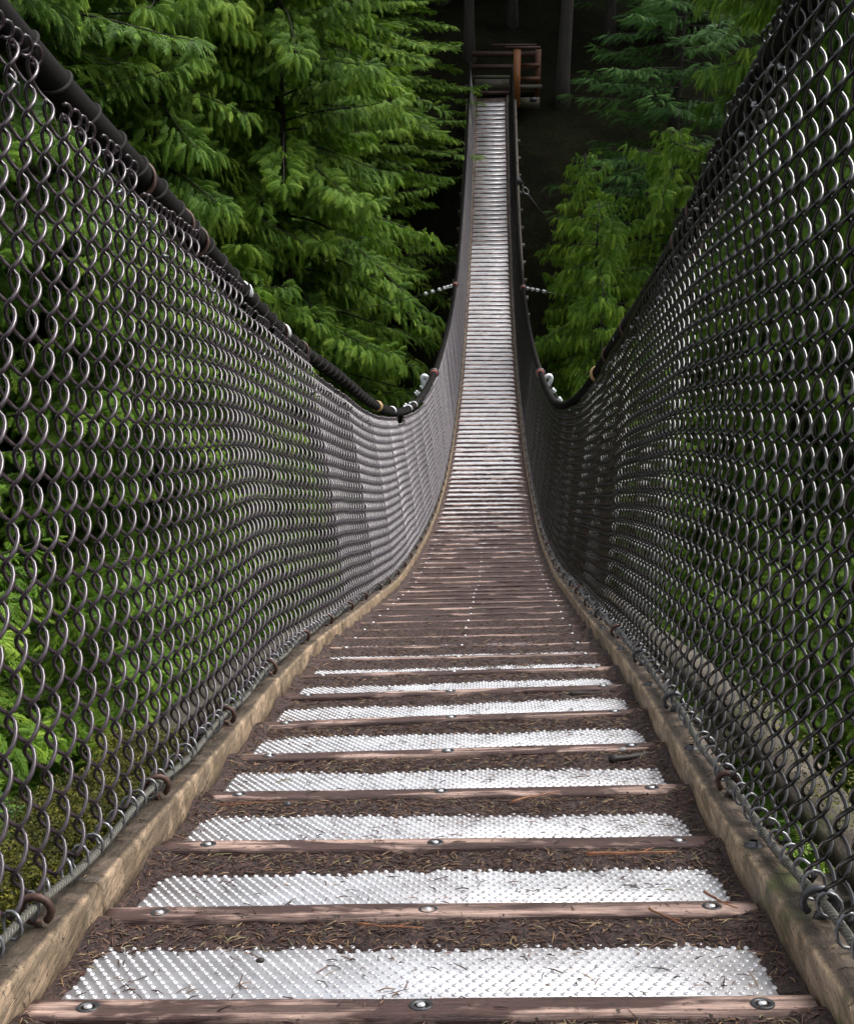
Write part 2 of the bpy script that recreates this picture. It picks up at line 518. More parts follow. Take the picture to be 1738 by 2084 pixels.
# --- tread plates: shared mesh with raised rims round the holes
def plate_mesh(name, xs, ts, sides, holes=True):
    mb = MB()
    L, Wd, z = 0.272, 0.424, 0.0
    mb.box((0, L / 2 + 0.006, -0.0035), (2 * Wd, L, 0.005))
    c = np.array([(x + (0.008 if j % 2 else 0), t) for j, t in enumerate(ts) for x in xs])
    a = np.arange(sides) * 2 * np.pi / sides
    rings = [(0.0040, -0.0008), (0.0028, 0.0014), (0.0021, 0.0014), (0.0017, -0.0012)] if holes else [(0.0048, -0.0012), (0.0028, 0.0022), (0.0, 0.0022)]
    vs = []
    for r, h in rings:
        vs.append(np.stack([np.cos(a) * r, np.sin(a) * r, np.full(sides, h)], -1))
    tpl = np.concatenate(vs)
    nr = len(rings)
    tf = grid_faces(nr, sides, True)
    v = c[:, None, :]
    v = np.concatenate([v, np.zeros((len(c), 1, 1))], -1) + tpl[None]
    off = (np.arange(len(c)) * len(tpl))[:, None, None]
    fs = [(tf[None] + off).reshape(-1, 4)]
    if holes:
        capf = np.arange((nr - 1) * sides, nr * sides)[None]
        fs.append((capf[None] + off).reshape(-1, sides))
    mb.add(v.reshape(-1, 3), fs)
    me = mb.mesh(name)
    me.materials.append(MAT['plate'])
    return me
xs_n = np.arange(-0.417, 0.416, 0.016)
near_plate = plate_mesh('tread_plate', xs_n, np.arange(0.018, 0.268, 0.0125), 8)
far_plate = plate_mesh('tread_plate_far', xs_n, np.arange(0.018, 0.268, 0.0125), 4, False)

ZD = -0.012         # treads and cleats lie a little below the kerb's datum
def frame_matrix(s, x=0, z=0, yaw=0):
    from mathutils import Matrix
    c, t, r, n = frame(s)
    p = c + r * x + n * z
    cy, sy = math.cos(yaw), math.sin(yaw)
    r2, t2 = r * cy + t * sy, t * cy - r * sy
    return Matrix(((r2[0], t2[0], n[0], p[0]), (r2[1], t2[1], n[1], p[1]), (r2[2], t2[2], n[2], p[2]), (0, 0, 0, 1)))

# --- cleats: five worn variants
def cleat_mesh(seed):
    xs = np.linspace(-0.446, 0.446, 60)
    w, h = 0.045, 0.0175
    pr = [(0.0, -0.004), (0.0, h * 0.72), (0.0012, h * 0.97), (0.006, h), (w - 0.006, h), (w - 0.0012, h * 0.96), (w, h * 0.7), (w, -0.004)]
    rows = []
    for q, (t, z) in enumerate(pr):
        top = z > 0
        front = (vnoise(xs, xs * 0 + q, 0.07, seed) - .5) * 0.0022 + (vnoise(xs, xs * 0, 0.4, seed + 9) - .5) * 0.005
        zz = z + ((vnoise(xs, xs * 0, 0.2, seed + 3) - .5) * 0.002 if top else 0)
        rows.append(np.stack([xs, t + front, zz * np.ones_like(xs)], -1))
    v = np.stack(rows, 1)
    mb = MB()
    k = len(pr)
    mb.add(v.reshape(-1, 3), [grid_faces(60, k, True), np.array([list(range(k)), list(range(60 * k - 1, 60 * k - k - 1, -1))])])
    me = mb.mesh('cleat', False)
    me.materials.append(MAT['cleat'])
    return me
cleats = [cleat_mesh(20 + i) for i in range(6)]
def disc_mesh(name, rings, sides, mat):
    a = np.arange(sides) * 2 * np.pi / sides
    vs = [np.stack([np.cos(a) * r, np.sin(a) * r, np.full(sides, h)], -1) for r, h in rings]
    mb = MB().add(np.concatenate(vs), [grid_faces(len(rings), sides, True), np.arange((len(rings) - 1) * sides, len(rings) * sides)[None]])
    me = mb.mesh(name, True)
    me.materials.append(mat)
    return me
washer = disc_mesh('washer', [(0.0135, -0.003), (0.0135, 0.0012), (0.0125, 0.002), (0.0075, 0.0008), (0.0, 0.0008)][:4], 20, MAT['dark_steel'])
head = disc_mesh('bolt', [(0.0055, -0.003), (0.0052, 0.0008), (0.0040, 0.0022), (0.002, 0.0028), (0.0008, 0.0029)], 14, MAT['bolt'])

far_mb_c, far_mb_p = MB(), MB()
bay_s = {}
for i in range(FIRST, N_BAYS + 1):
    jt = float(rng.normal(0, 0.004)) if i > 2 else 0.0
    s = S0 + i * PITCH + jt
    bay_s[i] = s
    yaw = float(rng.normal(0, 0.004)) if i > 2 else 0.0
    if i < 97:
        o = link('cleat', cleats[i % 6], bridge)
        o.matrix_world = frame_matrix(s, 0, ZD, yaw)
        if i < 97:
            p = link('tread_plate', near_plate if i < 14 else far_plate, bridge)
            p.matrix_world = frame_matrix(s + 0.044, float(rng.normal(0, 0.003)), ZD, yaw)
        if i < 46:
            for bx in (-0.375, 0.003, 0.387):
                bo = link('bolt', head, o)
                bo.location = (bx + float(rng.normal(0, 0.004)), 0.0225 + float(rng.normal(0, 0.001)), 0.0180)
                if i < 12:
                    wa = link('washer', washer, o)
                    wa.location = (bo.location.x, bo.location.y, 0.0171)
    elif i < N_BAYS + 1:
        for mbx, me, z in ((far_mb_c, cleats[i % 6], 0.0),):
            co = np.empty(len(me.vertices) * 3); me.vertices.foreach_get('co', co)
            c, t, r, n = frame(s)
            w_ = co.reshape(-1, 3)
            P = c + n * ZD + w_[:, :1] * r + w_[:, 1:2] * t + w_[:, 2:] * n
            k = 8
            mbx.add(P, [grid_faces(60, k, True), np.array([list(range(k)), list(range(60 * k - 1, 60 * k - k - 1, -1))])])
        if i < N_BAYS:
            c, t, r, n = frame(s + 0.05 + 0.11)
            far_mb_p.box(c + n * (ZD - 0.0035), (0.824, 0.228, 0.005), np.stack([r, t, n]))
if far_mb_c.n:
    tag(far_mb_c.build('cleat', MAT['cleat'], bridge), kind='stuff')
    tag(far_mb_p.build('tread_plate', MAT['plate'], bridge), kind='stuff')

# --- soil and needles on the treads
dirt = MB()
lit_pts = []
def dirt_height(i, X, T, s):
    """T 0..1 through the bay (0 at the near cleat)"""
    y = float(y_of_s(s))
    nse = (vnoise(X, T * PITCH + s, 0.03, 5) - .5) * 0.0045 + (vnoise(X, T * PITCH + s, 0.16, 6) - .5) * 0.0045 + (vnoise(X, T * PITCH + s, 0.009, 7) - .5) * 0.0028
    # how far the soil reaches down from the far cleat
    full = np.interp(y, [0, 2.45, 3.0, 4.0, 7, 9, 11, 14, 18], [0, 0, 0.5, 0.84, 0.82, 0.70, 0.46, 0.2, 0.0])
    ramp_n = np.interp(y, [0, 3.2, 5.0, 20], [1, 0.9, 0.35, 0.25])
    h = -0.009 + ramp_n * 0.0190 * (0.85 + 0.3 * vnoise(X, s + 0 * X, 0.35, 12)) * np.clip((T - 0.66) / 0.24, 0, 1) + full * 0.0135
    # second half of the span: soil held above the near cleat
    far = np.interp(y, [12, 20], [0, 1])
    h = h + far * 0.016 * np.clip((0.30 - T) / 0.25, 0, 1)
    edge = np.clip((np.abs(X) - 0.412 + 0.02 * (vnoise(X * 0 + s, T, 0.25, 13) - .5)) / 0.025, 0, 1)
    redge = np.clip((X - 0.30) / 0.12, 0, 1) * np.interp(y, [0, 8, 14, 26, 30], [0.1, 0.4, 0.75, 0.5, 0.15])
    h = h + 0.015 * edge * (0.75 + 0.6 * vnoise(X * 0 + s, T, 0.4, 8)) + 0.012 * redge
    return h + nse
for i in range(FIRST, N_BAYS):
    s0, s1 = bay_s[i], bay_s[i + 1]
    nx, nt_ = (160, 44) if i < 9 else ((96, 20) if i < 40 else (60, 10))
    X, T = np.meshgrid(np.linspace(-0.4495, 0.4495, nx), np.linspace(0.13, 1.0, nt_), indexing='ij')
    h = dirt_height(i, X, T, s0)
    h = np.maximum(h, -0.0070)
    S = s0 + (s1 - s0) * T
    P = on(S.ravel(), X.ravel(), h.ravel() + ZD)
    f = grid_faces(nx, nt_)[:, ::-1]
    keep = (h.ravel()[f] > -0.0065).any(1)
    dirt.add(P, f[keep])
    if i < 22:
        n = 1500 if i < 5 else (800 if i < 12 else 150)
        lx = rng.uniform(-0.44, 0.44, n * 4); lt = rng.uniform(0.15, 1.0, n * 4) ** 0.8
        hh = dirt_height(i, lx, lt, s0)
        ok = (hh > -0.001) | (rng.random(n * 4) < 0.05)
        lx, lt, hh = lx[ok][:n], lt[ok][:n], np.maximum(hh[ok][:n], 0.001)
        lit_pts.append(np.stack([lx, s0 + (s1 - s0) * lt, hh + ZD], 1))
o = dirt.build('needle_soil', MAT['dirt'], None, True)
tag(o, 'dark brown soil and rotted needles caught between the cleats of the bridge deck', 'soil', kind='stuff')

# also litter on the kerb tops and a few on the cleats
for sd in (-1, 1):
    n = 500
    lit_pts.append(np.stack([sd * rng.uniform(0.47, 0.512, n), rng.uniform(0.3, 9, n) ** 1.0 + 2, np.full(n, 0.0522)], 1))
n = 120
lit_pts.append(np.stack([rng.uniform(-0.4, 0.4, n), np.array([bay_s[int(q)] for q in rng.integers(-1, 8, n)]) + rng.uniform(0.01, 0.035, n), np.full(n, 0.018 + ZD)], 1))
LP = np.concatenate(lit_pts)
n = len(LP)
ln = rng.uniform(0.003, 0.012, n) * np.where(rng.random(n) < 0.06, 2.2, 1)
az = rng.uniform(0, 2 * np.pi, n)
tilt = rng.normal(0, 0.22, n)
c, t, r, nn = frame(LP[:, 1])
d = nrm((np.cos(az)[:, None] * r + np.sin(az)[:, None] * t) + tilt[:, None] * nn)
P = c + r * LP[:, :1] + nn * (LP[:, 2:] + 0.0008)
bend = rng.normal(0, 0.25, n)[:, None] * np.cross(nn, d)
pts = np.stack([P - d * ln[:, None], P + bend * ln[:, None] * 0.5 + nn * 0.0012, P + d * ln[:, None]], 1)
v, f = tubes(pts, np.array([0.00045, 0.00075, 0.0003])[None] * rng.uniform(0.8, 1.5, n)[:, None], 4, ref=nn[:, None, :], cap=False)
o = MB().add(v, f, np.repeat(rng.random(n) ** 3.2, 12)).build('needle_litter', MAT['needles'])
tag(o, 'loose brown and straw coloured needles scattered over the deck', 'litter', kind='stuff')

# --- twigs and bits one can single out
def stick(name, s, x, z, L, az, r, mat, label, seed, cat='twig'):
    c, t, rr, n = frame(s)
    k = 9
    u = np.linspace(-0.5, 0.5, k)
    q = np.random.default_rng(seed)
    d = math.cos(az) * rr + math.sin(az) * t
    e = np.cross(n, d)
    w = np.cumsum(q.normal(0, 0.035, k))
    P = c + rr * x + n * z + u[:, None] * L * d + (w[:, None] - w.mean()) * L * e * 0.5
    v, f = tubes(P, r * (1 - 0.5 * np.linspace(0, 1, k)) * (1 + q.normal(0, 0.08, k)), 6, ref=n)
    mb = MB().add(v, f, 0.45)
    # a side shoot
    b0 = P[5]
    d2 = nrm(d + 0.8 * e + 0.15 * n)
    v, f = tubes(np.stack([b0, b0 + d2 * L * 0.1, b0 + d2 * L * 0.18 + d * L * .02]), np.array([r * .6, r * .5, r * .2]), 5, ref=n)
    mb.add(v, f, 0.3)
    return tag(mb.build(name, mat, None, True), label, cat)
def wood_simple(name, c1, c2):
    m, nt, b = M(name)
    nz = noise(nt, coords(nt), 60, 4, .7)
    nt.links.new(ramp(nt, [(0.35, c1), (0.65, c2)], nz).outputs[0], b.inputs['Base Color'])
    b.inputs['Roughness'].default_value = .6
    bump(nt, b, nz, .5, .002)
    return m
MAT['twig'] = wood_simple('orange brown twig', (0.12, 0.045, 0.02), (0.30, 0.12, 0.05))
MAT['twig_dark'] = wood_simple('wet black twig', (0.012, 0.010, 0.008), (0.03, 0.024, 0.02))
MAT['pale'] = wood_simple('pale stone', (0.25, 0.24, 0.24), (0.45, 0.44, 0.43))
b = bay_s  # bay starts
stick('twig', b[1] + 0.205, 0.30, 0.020, 0.135, 0.02, 0.0032, MAT['twig'], 'straight reddish twig lying in the soil near the right kerb, second tread from the front', 1)
stick('twig', b[0] + 0.225, -0.045, 0.016, 0.09, -0.2, 0.0016, MAT['twig'], 'thin straw coloured twig in the soil above the nearest white tread, left of centre', 2)
stick('twig', b[0] + 0.24, 0.315, 0.018, 0.07, -0.9, 0.0015, MAT['twig'], 'short tan twig pointing down to the nearest white tread, right of centre', 3)
stick('twig', b[2] + 0.225, 0.17, 0.018, 0.10, 0.55, 0.0020, MAT['twig'], 'curved brown twig in the soil below the fourth cleat, right of centre', 4)
stick('twig', b[2] + 0.215, -0.33, 0.017, 0.14, 0.10, 0.0012, MAT['twig'], 'long thin tan twig in the soil near the left kerb, third tread from the front', 5)
stick('twig', b[4] - 0.028, 0.385, -0.002, 0.11, 0.35, 0.0085, MAT['twig_dark'], 'stubby black wet stick under the right end of the fifth cleat', 6)
stick('twig', b[6] - 0.025, 0.36, -0.003, 0.13, 0.05, 0.0065, MAT['twig_dark'], 'short black stick beneath the right end of the seventh cleat', 7)
stick('twig', b[1] + 0.045, 0.40, 0.006, 0.07, -1.0, 0.002, MAT['twig'], 'small red brown twig on the right edge of the second white tread', 8)
def pebble(s, x, z, r, label, mat, seed):
    c, t, rr, n = frame(s)
    q = np.random.default_rng(seed)
    u, w = np.meshgrid(np.linspace(0.05, np.pi - 0.05, 6), np.arange(9) * 2 * np.pi / 9, indexing='ij')
    k = 1 + q.normal(0, 0.1, u.shape)
    p = np.stack([np.sin(u) * np.cos(w) * k, np.sin(u) * np.sin(w) * k * 0.8, np.cos(u) * k * 0.55], -1).reshape(-1, 3) * r
    P = c + rr * x + n * z + p[:, :1] * rr + p[:, 1:2] * t + p[:, 2:] * n
    return tag(MB().add(P, [grid_faces(6, 9, True), np.arange(9)[None], np.arange(45, 54)[None]]).build('pebble', mat, None, True), label, 'pebble')
pebble(b[3] - 0.075, -0.27, 0.016, 0.008, 'dark grey pebble in the soil near the left kerb under the fourth cleat', MAT['dark_steel'], 1)
pebble(b[4] - 0.035, 0.36, 0.014, 0.008, 'pale pebble beside the black stick near the right kerb', MAT['pale'], 2)
pebble(b[0] + 0.145, -0.20, 0.006, 0.0055, 'small dark cone scale on the nearest white tread, left of centre', MAT['twig_dark'], 3)

# ------------------------------------------------------------------ fences and handrail cables
HLy = np.array([-2, .8, 1.4, 2.4, 3.2, 5.2, 8.4, 13.3, 21.4, 30.5, 37.]); HLv = np.array([1.63, 1.47, 1.34, 1.213, 1.128, 1.096, 1.060, 1.17, 1.13, 1.19, 1.22])
HRy = np.array([-2, .8, 1.6, 2.25, 2.8, 4.4, 8.0, 12.9, 20.0, 31., 37.]); HRv = np.array([1.69, 1.55, 1.435, 1.37, 1.265, 1.205, 1.128, 1.15, 1.10, 1.08, 1.12])
_hl, _hr = spline(HLy, HLv), spline(HRy, HRv)
X_BASE = 0.492
def xtop(side, y):
    return np.interp(y, [0, 50], [0.63, 0.63]) if side < 0 else np.interp(y, [1.8, 2.5, 3.0, 3.5, 4.6, 15, 18, 22], [0.574, 0.575, 0.578, 0.584, 0.594, 0.594, 0.588, 0.592])
def rail(side, y):
    H = _hl(y) if side < 0 else _hr(y)
    X = xtop(side, y)
    return _fx(y) + side * X, y, _fz(y) + H
def fence_pt(side, y, v, n_in=0.0):
    """y along, v metres above the kerb line (vertical), n_in inward offset"""
    H = (_hl(y) if side < 0 else _hr(y))
    XT = xtop(side, y)
    zb = 0.077
    k = (v) / (H - zb)
    x = side * (X_BASE + (XT - np.interp(y, [3.5, 6.0], [0.030, 0.0]) - X_BASE) * k)      # the mesh hangs on the inner side of the rail
    bulge = np.interp(y, [4, 8], [1, 0.25]) * 0.022 * np.sin(np.pi * np.clip(k, 0, 1)) * (vnoise(y, y * 0, 0.9, 31 + side) * 2 - 0.6) + np.interp(y, [4, 8], [1, 0.15]) * 0.010 * (vnoise(y, v, 0.35, 33) - .5) * np.sin(np.pi * np.clip(k, 0, 1))
    ph = (y + 0.25 * side) / 1.02
    pleat = np.interp(y, [2.6, 5], [0, 1]) * 0.014 * (np.abs(np.sin(np.pi * ph)) ** 0.6 - 0.7) * np.sin(np.pi * np.clip(k, 0, 1)) ** 0.7 * (0.5 + vnoise(np.floor(ph), y * 0, 1.0, 77))
    x = x + side * (bulge + pleat) - side * n_in
    ro = np.interp(y, RY, RV)
    return np.stack([_fx(y) + x, y, _fz(y) + zb + v + ro * side * X_BASE], -1)

WP, HPX = 0.0985, 0.0353
def build_fence(side):
    lab = 'dark chain-link fence with purplish grey highlights along the left side of the bridge' if side < 0 else 'black glossy chain-link fence along the right side of the bridge'
    f = empty('chain_link_fence', (side * 0.55, 0, 0), lab, 'fence')
    f.location = (0, 0, 0)
    mb = MB()
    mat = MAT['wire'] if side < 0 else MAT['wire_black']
    total = int((36.4 + 1.0) / HPX)
    ys = -0.9 + np.arange(total) * HPX
    H = (_hl(ys) if side < 0 else _hr(ys)) - 0.077 - np.interp(ys, [3.2, 6.0], [0.014, 0.048])
    seam = (np.abs(((ys + 0.4) % 1.62) - 0.02) < HPX * 0.5)
    for lo, hi, nper, sides, rr in ((-1, 3.4, 12, 7, 0.0030), (3.4, 8.5, 8, 5, 0.0030), (8.5, 16, 6, 4, 0.0033), (16, 40, 4, 3, 0.0034)):
        sel = np.where((ys >= lo) & (ys < hi))[0]
        if not len(sel):
            continue
        # group wires by their number of half periods so arrays stay rectangular
        halves = np.floor(H[sel] / (WP / 2)).astype(int)
        for hcount in np.unique(halves):
            js = sel[halves == hcount]
            # wires end in a bend: choose the phase so both ends are knuckles
            N = hcount * nper // 2 + 1
            th0 = np.linspace(0, hcount * np.pi, N)
            th = th0[None] + np.pi * (js % 2)[:, None]
            a = HPX / 2 + 0.0034
            u = a * (np.arcsin(0.965 * np.cos(th)) / np.arcsin(0.965))
            b_ = 0.0112
            nn_ = b_ * np.tanh(1.0 * np.sin(th)) / np.tanh(1.0)
            nn_ = -nn_ if side < 0 else nn_
            vv = th0[None] / (2 * np.pi) * WP + np.zeros_like(u)
            yy = ys[js][:, None] + u
            # slight slack in the mesh
            yy = yy + 0.006 * (vnoise(yy, vv, 0.5, 40 + side) - .5)
            vv = vv + np.interp(ys[js], [3, 7], [0.020, 0.003])[:, None] * (vnoise(ys[js][:, None] + 0 * vv, vv * 0.3, 0.55, 42 + side) - .5)
            P = fence_pt(side, yy, vv, nn_)
            v, fc = tubes(P, rr, sides, ref=np.array([1.0, 0, 0.02]), cap=lo < 3)
            mb.add(v, fc)
    # curled ends where the mesh hooks over the top wire
    sel = np.where(ys < 14)[0]
    hv = np.floor(H[sel] / (WP / 2)) * WP / 2
    a = np.linspace(-0.4, 3.9, 9)
    for q, j in enumerate(sel):
        if rng.random() < 0.12:
            continue
        sz = rng.uniform(0.010, 0.014)
        yy = ys[j] + (np.sin(a) * sz * 0.7) + rng.normal(0, 0.003)
        vv = hv[q] + (1 - np.cos(a)) * sz
        P = fence_pt(side, yy, vv, -0.004 + 0.012 * np.sin(a * .7))
        v, fc = tubes(P, 0.0030, 5, ref=(1, 0, 0))
        mb.add(v, fc)
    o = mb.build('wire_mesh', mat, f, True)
    # short twisted ties just under the rail
    for yb in np.arange(0.9, 6.5, 0.085):
        mb = MB()
        if rng.random() < 0.35:
            continue
        Hh = float((_hl(yb) if side < 0 else _hr(yb)))
        v0 = Hh - 0.077 - rng.uniform(0.10, 0.16)
        yy = yb + np.linspace(-0.014, 0.014, 5)
        P = fence_pt(side, yy, v0 + rng.normal(0, .003, 5) + np.linspace(-.004, .008, 5) * rng.choice([-1, 1]), 0.014 + np.array([0, .004, .006, .003, -.002]))
        v, fc = tubes(P, 0.0026, 5, ref=(1, 0, 0))
        mb.add(v, fc)
        mb.build('wire_tie', MAT['galv'], f, True)
    # bottom steel rope
    yy = np.arange(-1.2, 36.3, 0.05)
    sag = 0.006 * np.sin(yy * 2 * np.pi / 0.52)
    P = fence_pt(side, yy, np.full_like(yy, 0.0) + sag, 0.012)
    v, fc = tubes(P, 0.0052, 7, ref=(1, 0, 0))
    mb = MB().add(v, fc)
    # strands, near part only
    tt = np.linspace(0.8, 4.5, 3200)
    Pc = fence_pt(side, tt, 0.006 * np.sin(tt * 2 * np.pi / 0.52), 0.012)
    for ph in range(4):
        an = tt * 2 * np.pi / 0.035 + ph * np.pi / 2
        Q = Pc + np.stack([np.cos(an), 0 * an, np.sin(an)], -1) * 0.0042
        v, fc = tubes(Q, 0.0022, 4, ref=(1, 0, 0))
        mb.add(v, fc)
    mb.build('bottom_cable', MAT['steel_rope'], f, True)
    # lacing rings tie the mesh to the rope
    ring_y = np.arange(0.7, 30, 0.0565)
    mats = MAT['galv']
    a = np.linspace(0, 2 * np.pi, 12, endpoint=False)
    far = MB()
    for q, y0 in enumerate(ring_y):
        y1 = y0 + rng.normal(0, 0.006)
        rw, rh = rng.uniform(0.012, 0.016), rng.uniform(0.014, 0.020)
        tw = rng.normal(0.0, 0.45)
        cx = fence_pt(side, np.array([y1]), np.array([0.004]), np.array([0.006]))[0]
        ex = np.array([math.cos(tw), math.sin(tw), 0]); ez = np.array([0, 0.35, 1.0]); ez /= np.linalg.norm(ez)
        P = cx + np.cos(a)[:, None] * rw * ex + np.sin(a)[:, None] * rh * ez
        if q < 60:
            v, fc = tubes(P, 0.0024, 6, ref=(0, 1, 0), closed=True)
            MB().add(v, fc).build('lacing_ring', mats, f, True)
        else:
            v, fc = tubes(P, 0.0026, 3, ref=(0, 1, 0), closed=True)
            far.add(v, fc)
    tag(far.build('lacing_ring', mats, f, True), kind='stuff')
    # eye bolts through the kerb
    ay = np.arange(1.22, 36, 0.52)
    a = np.linspace(-0.3 * np.pi, 1.5 * np.pi, 14)
    for q, y0 in enumerate(ay):
        y1 = y0 + float(rng.normal(0, 0.015))
        base = fence_pt(side, np.array([y1]), np.array([0.0]), np.array([0.012]))[0]
        R = 0.019
        az = rng.normal(0, 0.25)
        ex = np.array([math.cos(az), math.sin(az), 0]) * (-side)
        P = base + np.array([0, 0, 0.0]) + (np.cos(a)[:, None] * R * ex + np.sin(a)[:, None] * R * np.array([0, 0, 1.0]))
        shank = np.stack([P[-1] + np.array([0, 0, -0.004]), P[-1] + ex * -0.0 + np.array([0, 0, -0.03])])
        P = np.concatenate([P, shank])
        v, fc = tubes(P, 0.0052, 7, ref=(0, 1, 0.01))
        MB().add(v, fc).build('eye_bolt', MAT['rust'] if (side < 0 or q % 3 == 1) else MAT['dark_steel'], f, True)
    return f
fenceL = build_fence(-1)
fenceR = build_fence(1)

# kerb bolts on the right kerb
hexa = disc_mesh('kerb_bolt', [(0.0140, -0.004), (0.0140, 0.0005), (0.0085, 0.0008), (0.0082, 0.0052), (0.006, 0.0056)], 6, MAT['dark_steel'])
for q, y0 in enumerate(np.arange(0.95, 20, 0.52)):
    o = link('kerb_bolt', hexa, bridge)
    o.matrix_world = frame_matrix(float(s_of_y(y0)), 0.470 + float(rng.normal(0, .003)), 0.0525, float(rng.random()))

# handrail cables with lacing
def handrail(side):
    yy = np.arange(-1.6, 36.6, 0.06)
    P = np.stack(rail(side, yy), -1)
    v, f = tubes(P, np.interp(yy, [3.2, 4.6], [0.0295, 0.0235]) if side < 0 else np.interp(yy, [3.2, 4.6], [0.0270, 0.0245]), 12, ref=(1, 0, 0))
    o = MB().add(v, f).build('handrail_cable', MAT['rope'], bridge, True)
    tt = np.arange(-1.4, 36.3, 0.0047)
    C = np.stack(rail(side, tt), -1)
    if side < 0:
        pit = np.interp(tt, [9.2, 9.8], [0.135, 0.056]); rc = np.interp(tt, [3.2, 4.6, 9.2, 9.8], [0.0305, 0.0245, 0.0245, 0.0265]); rw = np.interp(tt, [9.2, 9.8], [0.0045, 0.0068])
    else:
        pit = np.interp(tt, [4.8, 5.4, 9.2, 9.8], [0.054, 0.12, 0.12, 0.056]); rc = np.interp(tt, [3.2, 4.6], [0.0290, 0.0262]); rw = np.interp(tt, [4.8, 5.4, 9.2, 9.8], [0.0105, 0.006, 0.006, 0.0068])
    an = np.cumsum(2 * np.pi * 0.0047 / pit)
    sl = np.gradient(C[:, 2], tt)
    up = nrm(np.stack([0 * sl, -sl, 1 + 0 * sl], -1))
    rr = rc + 0.003 * (vnoise(tt, tt * 0, 0.2, 60) - .5)
    Q = C + (np.cos(an) * rr)[:, None] * np.array([1, 0, 0]) + (np.sin(an) * rr)[:, None] * up
    v, f = tubes(Q, rw, 6, ref=nrm(np.stack([0 * sl, np.ones_like(sl), sl], -1)))
    MB().add(v, f).build('lacing_cord', MAT['cord'], o, True)
    return o
railL, railR = handrail(-1), handrail(1)

def band(side, y, mat, w=0.035, r=0.034, name='tape_band'):
    yy = np.linspace(y - w / 2, y + w / 2, 5)
    P = np.stack(rail(side, yy), -1)
    v, f = tubes(P, np.array([r * .96, r, r * 1.02, r, r * .95]), 14, ref=(1, 0, 0))
    return MB().add(v, f).build(name, mat, railL if side < 0 else railR, True)
# big dark loops over the rail, near left
def loop(side, y, R=0.033, rw=0.0045, mat=None):
    a = np.linspace(0, 2 * np.pi, 20, endpoint=False)
    C = np.array(rail(side, np.array(y)), float)
    ex = np.array([1, 0, 0.]); ez = nrm(np.array([0, 0.35, 1.0]))
    P = C + np.cos(a)[:, None] * R * ex + np.sin(a)[:, None] * R * 1.1 * ez + np.array([0, 0, -0.008])
    v, f = tubes(P, rw, 7, ref=(0, 1, 0), closed=True)
    return MB().add(v, f).build('cable_loop', mat or MAT['rust'], railL if side < 0 else railR, True)
for y in (2.42, 2.72, 2.85, 3.9, 4.3): loop(-1, y)
for y in (2.9, 3.12, 4.4, 5.2): loop(1, y, 0.038)
def rail_clip(side, y):
    C = np.array(rail(side, np.array(y)), float)
    mb = MB()
    for dy in (-0.014, 0.014):
        a = np.linspace(-0.4, np.pi + 0.4, 12)
        P = C + np.array([0, dy, dy * -.2]) + np.cos(a)[:, None] * 0.030 * np.array([1, 0, 0]) + np.sin(a)[:, None] * 0.031 * np.array([0, 0.1, 1.0])
        v, f = tubes(P, 0.0042, 6, ref=(0, 1, 0.01)); mb.add(v, f)
    mb.box(C + np.array([side * 0.030, 0, 0.012]), (0.018, 0.045, 0.024))
    return mb.build('cable_clip', MAT['clip'], railL if side < 0 else railR)
for sd, y in ((-1, 3.35), (-1, 3.95), (-1, 7.9), (-1, 9.4), (-1, 10.0), (1, 4.75)):
    rail_clip(sd, y)
band(-1, 6.95, MAT['yellow_tape']); band(1, 5.85, MAT['yellow_tape'], 0.05, 0.042)

# ------------------------------------------------------------------ guy cables with clips
def guy(side, y, end, label, clips, big=False):
    A = np.array(rail(side, np.array(y)), float)
    B = np.array(end, float)
    L = np.linalg.norm(B - A)
    g = empty('guy_cable', tuple(A), label, 'cable', None)
    u = np.linspace(0, 1, 24)
    P = (B - A)[None] * u[:, None]
    P[:, 2] -= 0.10 * np.sin(np.pi * u) * min(L / 6, 1)
    v, f = tubes(P, 0.007, 6, ref=(0, 1, 0))
    MB().add(v, f).build('steel_cable', MAT['steel_rope'], g, True)
    band(side, y, MAT['red_tape'], 0.07, 0.041)
    d = (B - A) / L
    e = nrm(np.cross(d, [0, 1, 0.0]))
    for q in clips:
        c = P[0] + d * q
        c[2] -= 0.10 * math.sin(math.pi * q / L) * min(L / 6, 1)
        mb = MB()
        R = np.stack([d, e, np.cross(d, e)])
        mb.box(c + e * 0.010, (0.05, 0.028, 0.045), R)
        a = np.linspace(0, np.pi, 8)
        for off in (-0.014, 0.014):
            U = c + d * off + (np.cos(a)[:, None] * 0.020 * np.cross(d, e) - np.sin(a)[:, None] * 0.026 * e)
            U = np.concatenate([U[:1] + e * 0.03, U, U[-1:] + e * 0.03])
            v, f = tubes(U, 0.007, 5, ref=d)
            mb.add(v, f)
        mb.build('cable_clip', MAT['clip'], g)
    if big:   # round shackle at the rail
        a = np.linspace(0, 2 * np.pi, 16, endpoint=False)
        v, f = tubes(d * 0.14 + np.cos(a)[:, None] * 0.06 * e + np.sin(a)[:, None] * 0.06 * np.array([0, 0, 1.]), 0.026, 8, ref=(0, 1, 0), closed=True)
        MB().add(v, f).build('shackle', MAT['clip'], g, True)
    # thimble where the cable turns round the rail
    a = np.linspace(0, 2 * np.pi, 16, endpoint=False)
    v, f = tubes(np.cos(a)[:, None] * 0.05 * nrm(np.array([d[0], 0, d[2]])) + np.sin(a)[:, None] * 0.05 * nrm(np.cross(nrm(np.array([d[0], 0, d[2]])), [0, 1, 0.])), 0.008, 6, ref=(0, 1, 0), closed=True)
    MB().add(v, f).build('thimble', MAT['galv'], g, True)
    return g
guy(-1, 13.3, (-2.6, 13.6, -5.0), 'lower guy cable with white clips leaving the left handrail at its lowest sag', (0.12, 0.2, 0.3, 0.5, 0.72, 0.9), True)
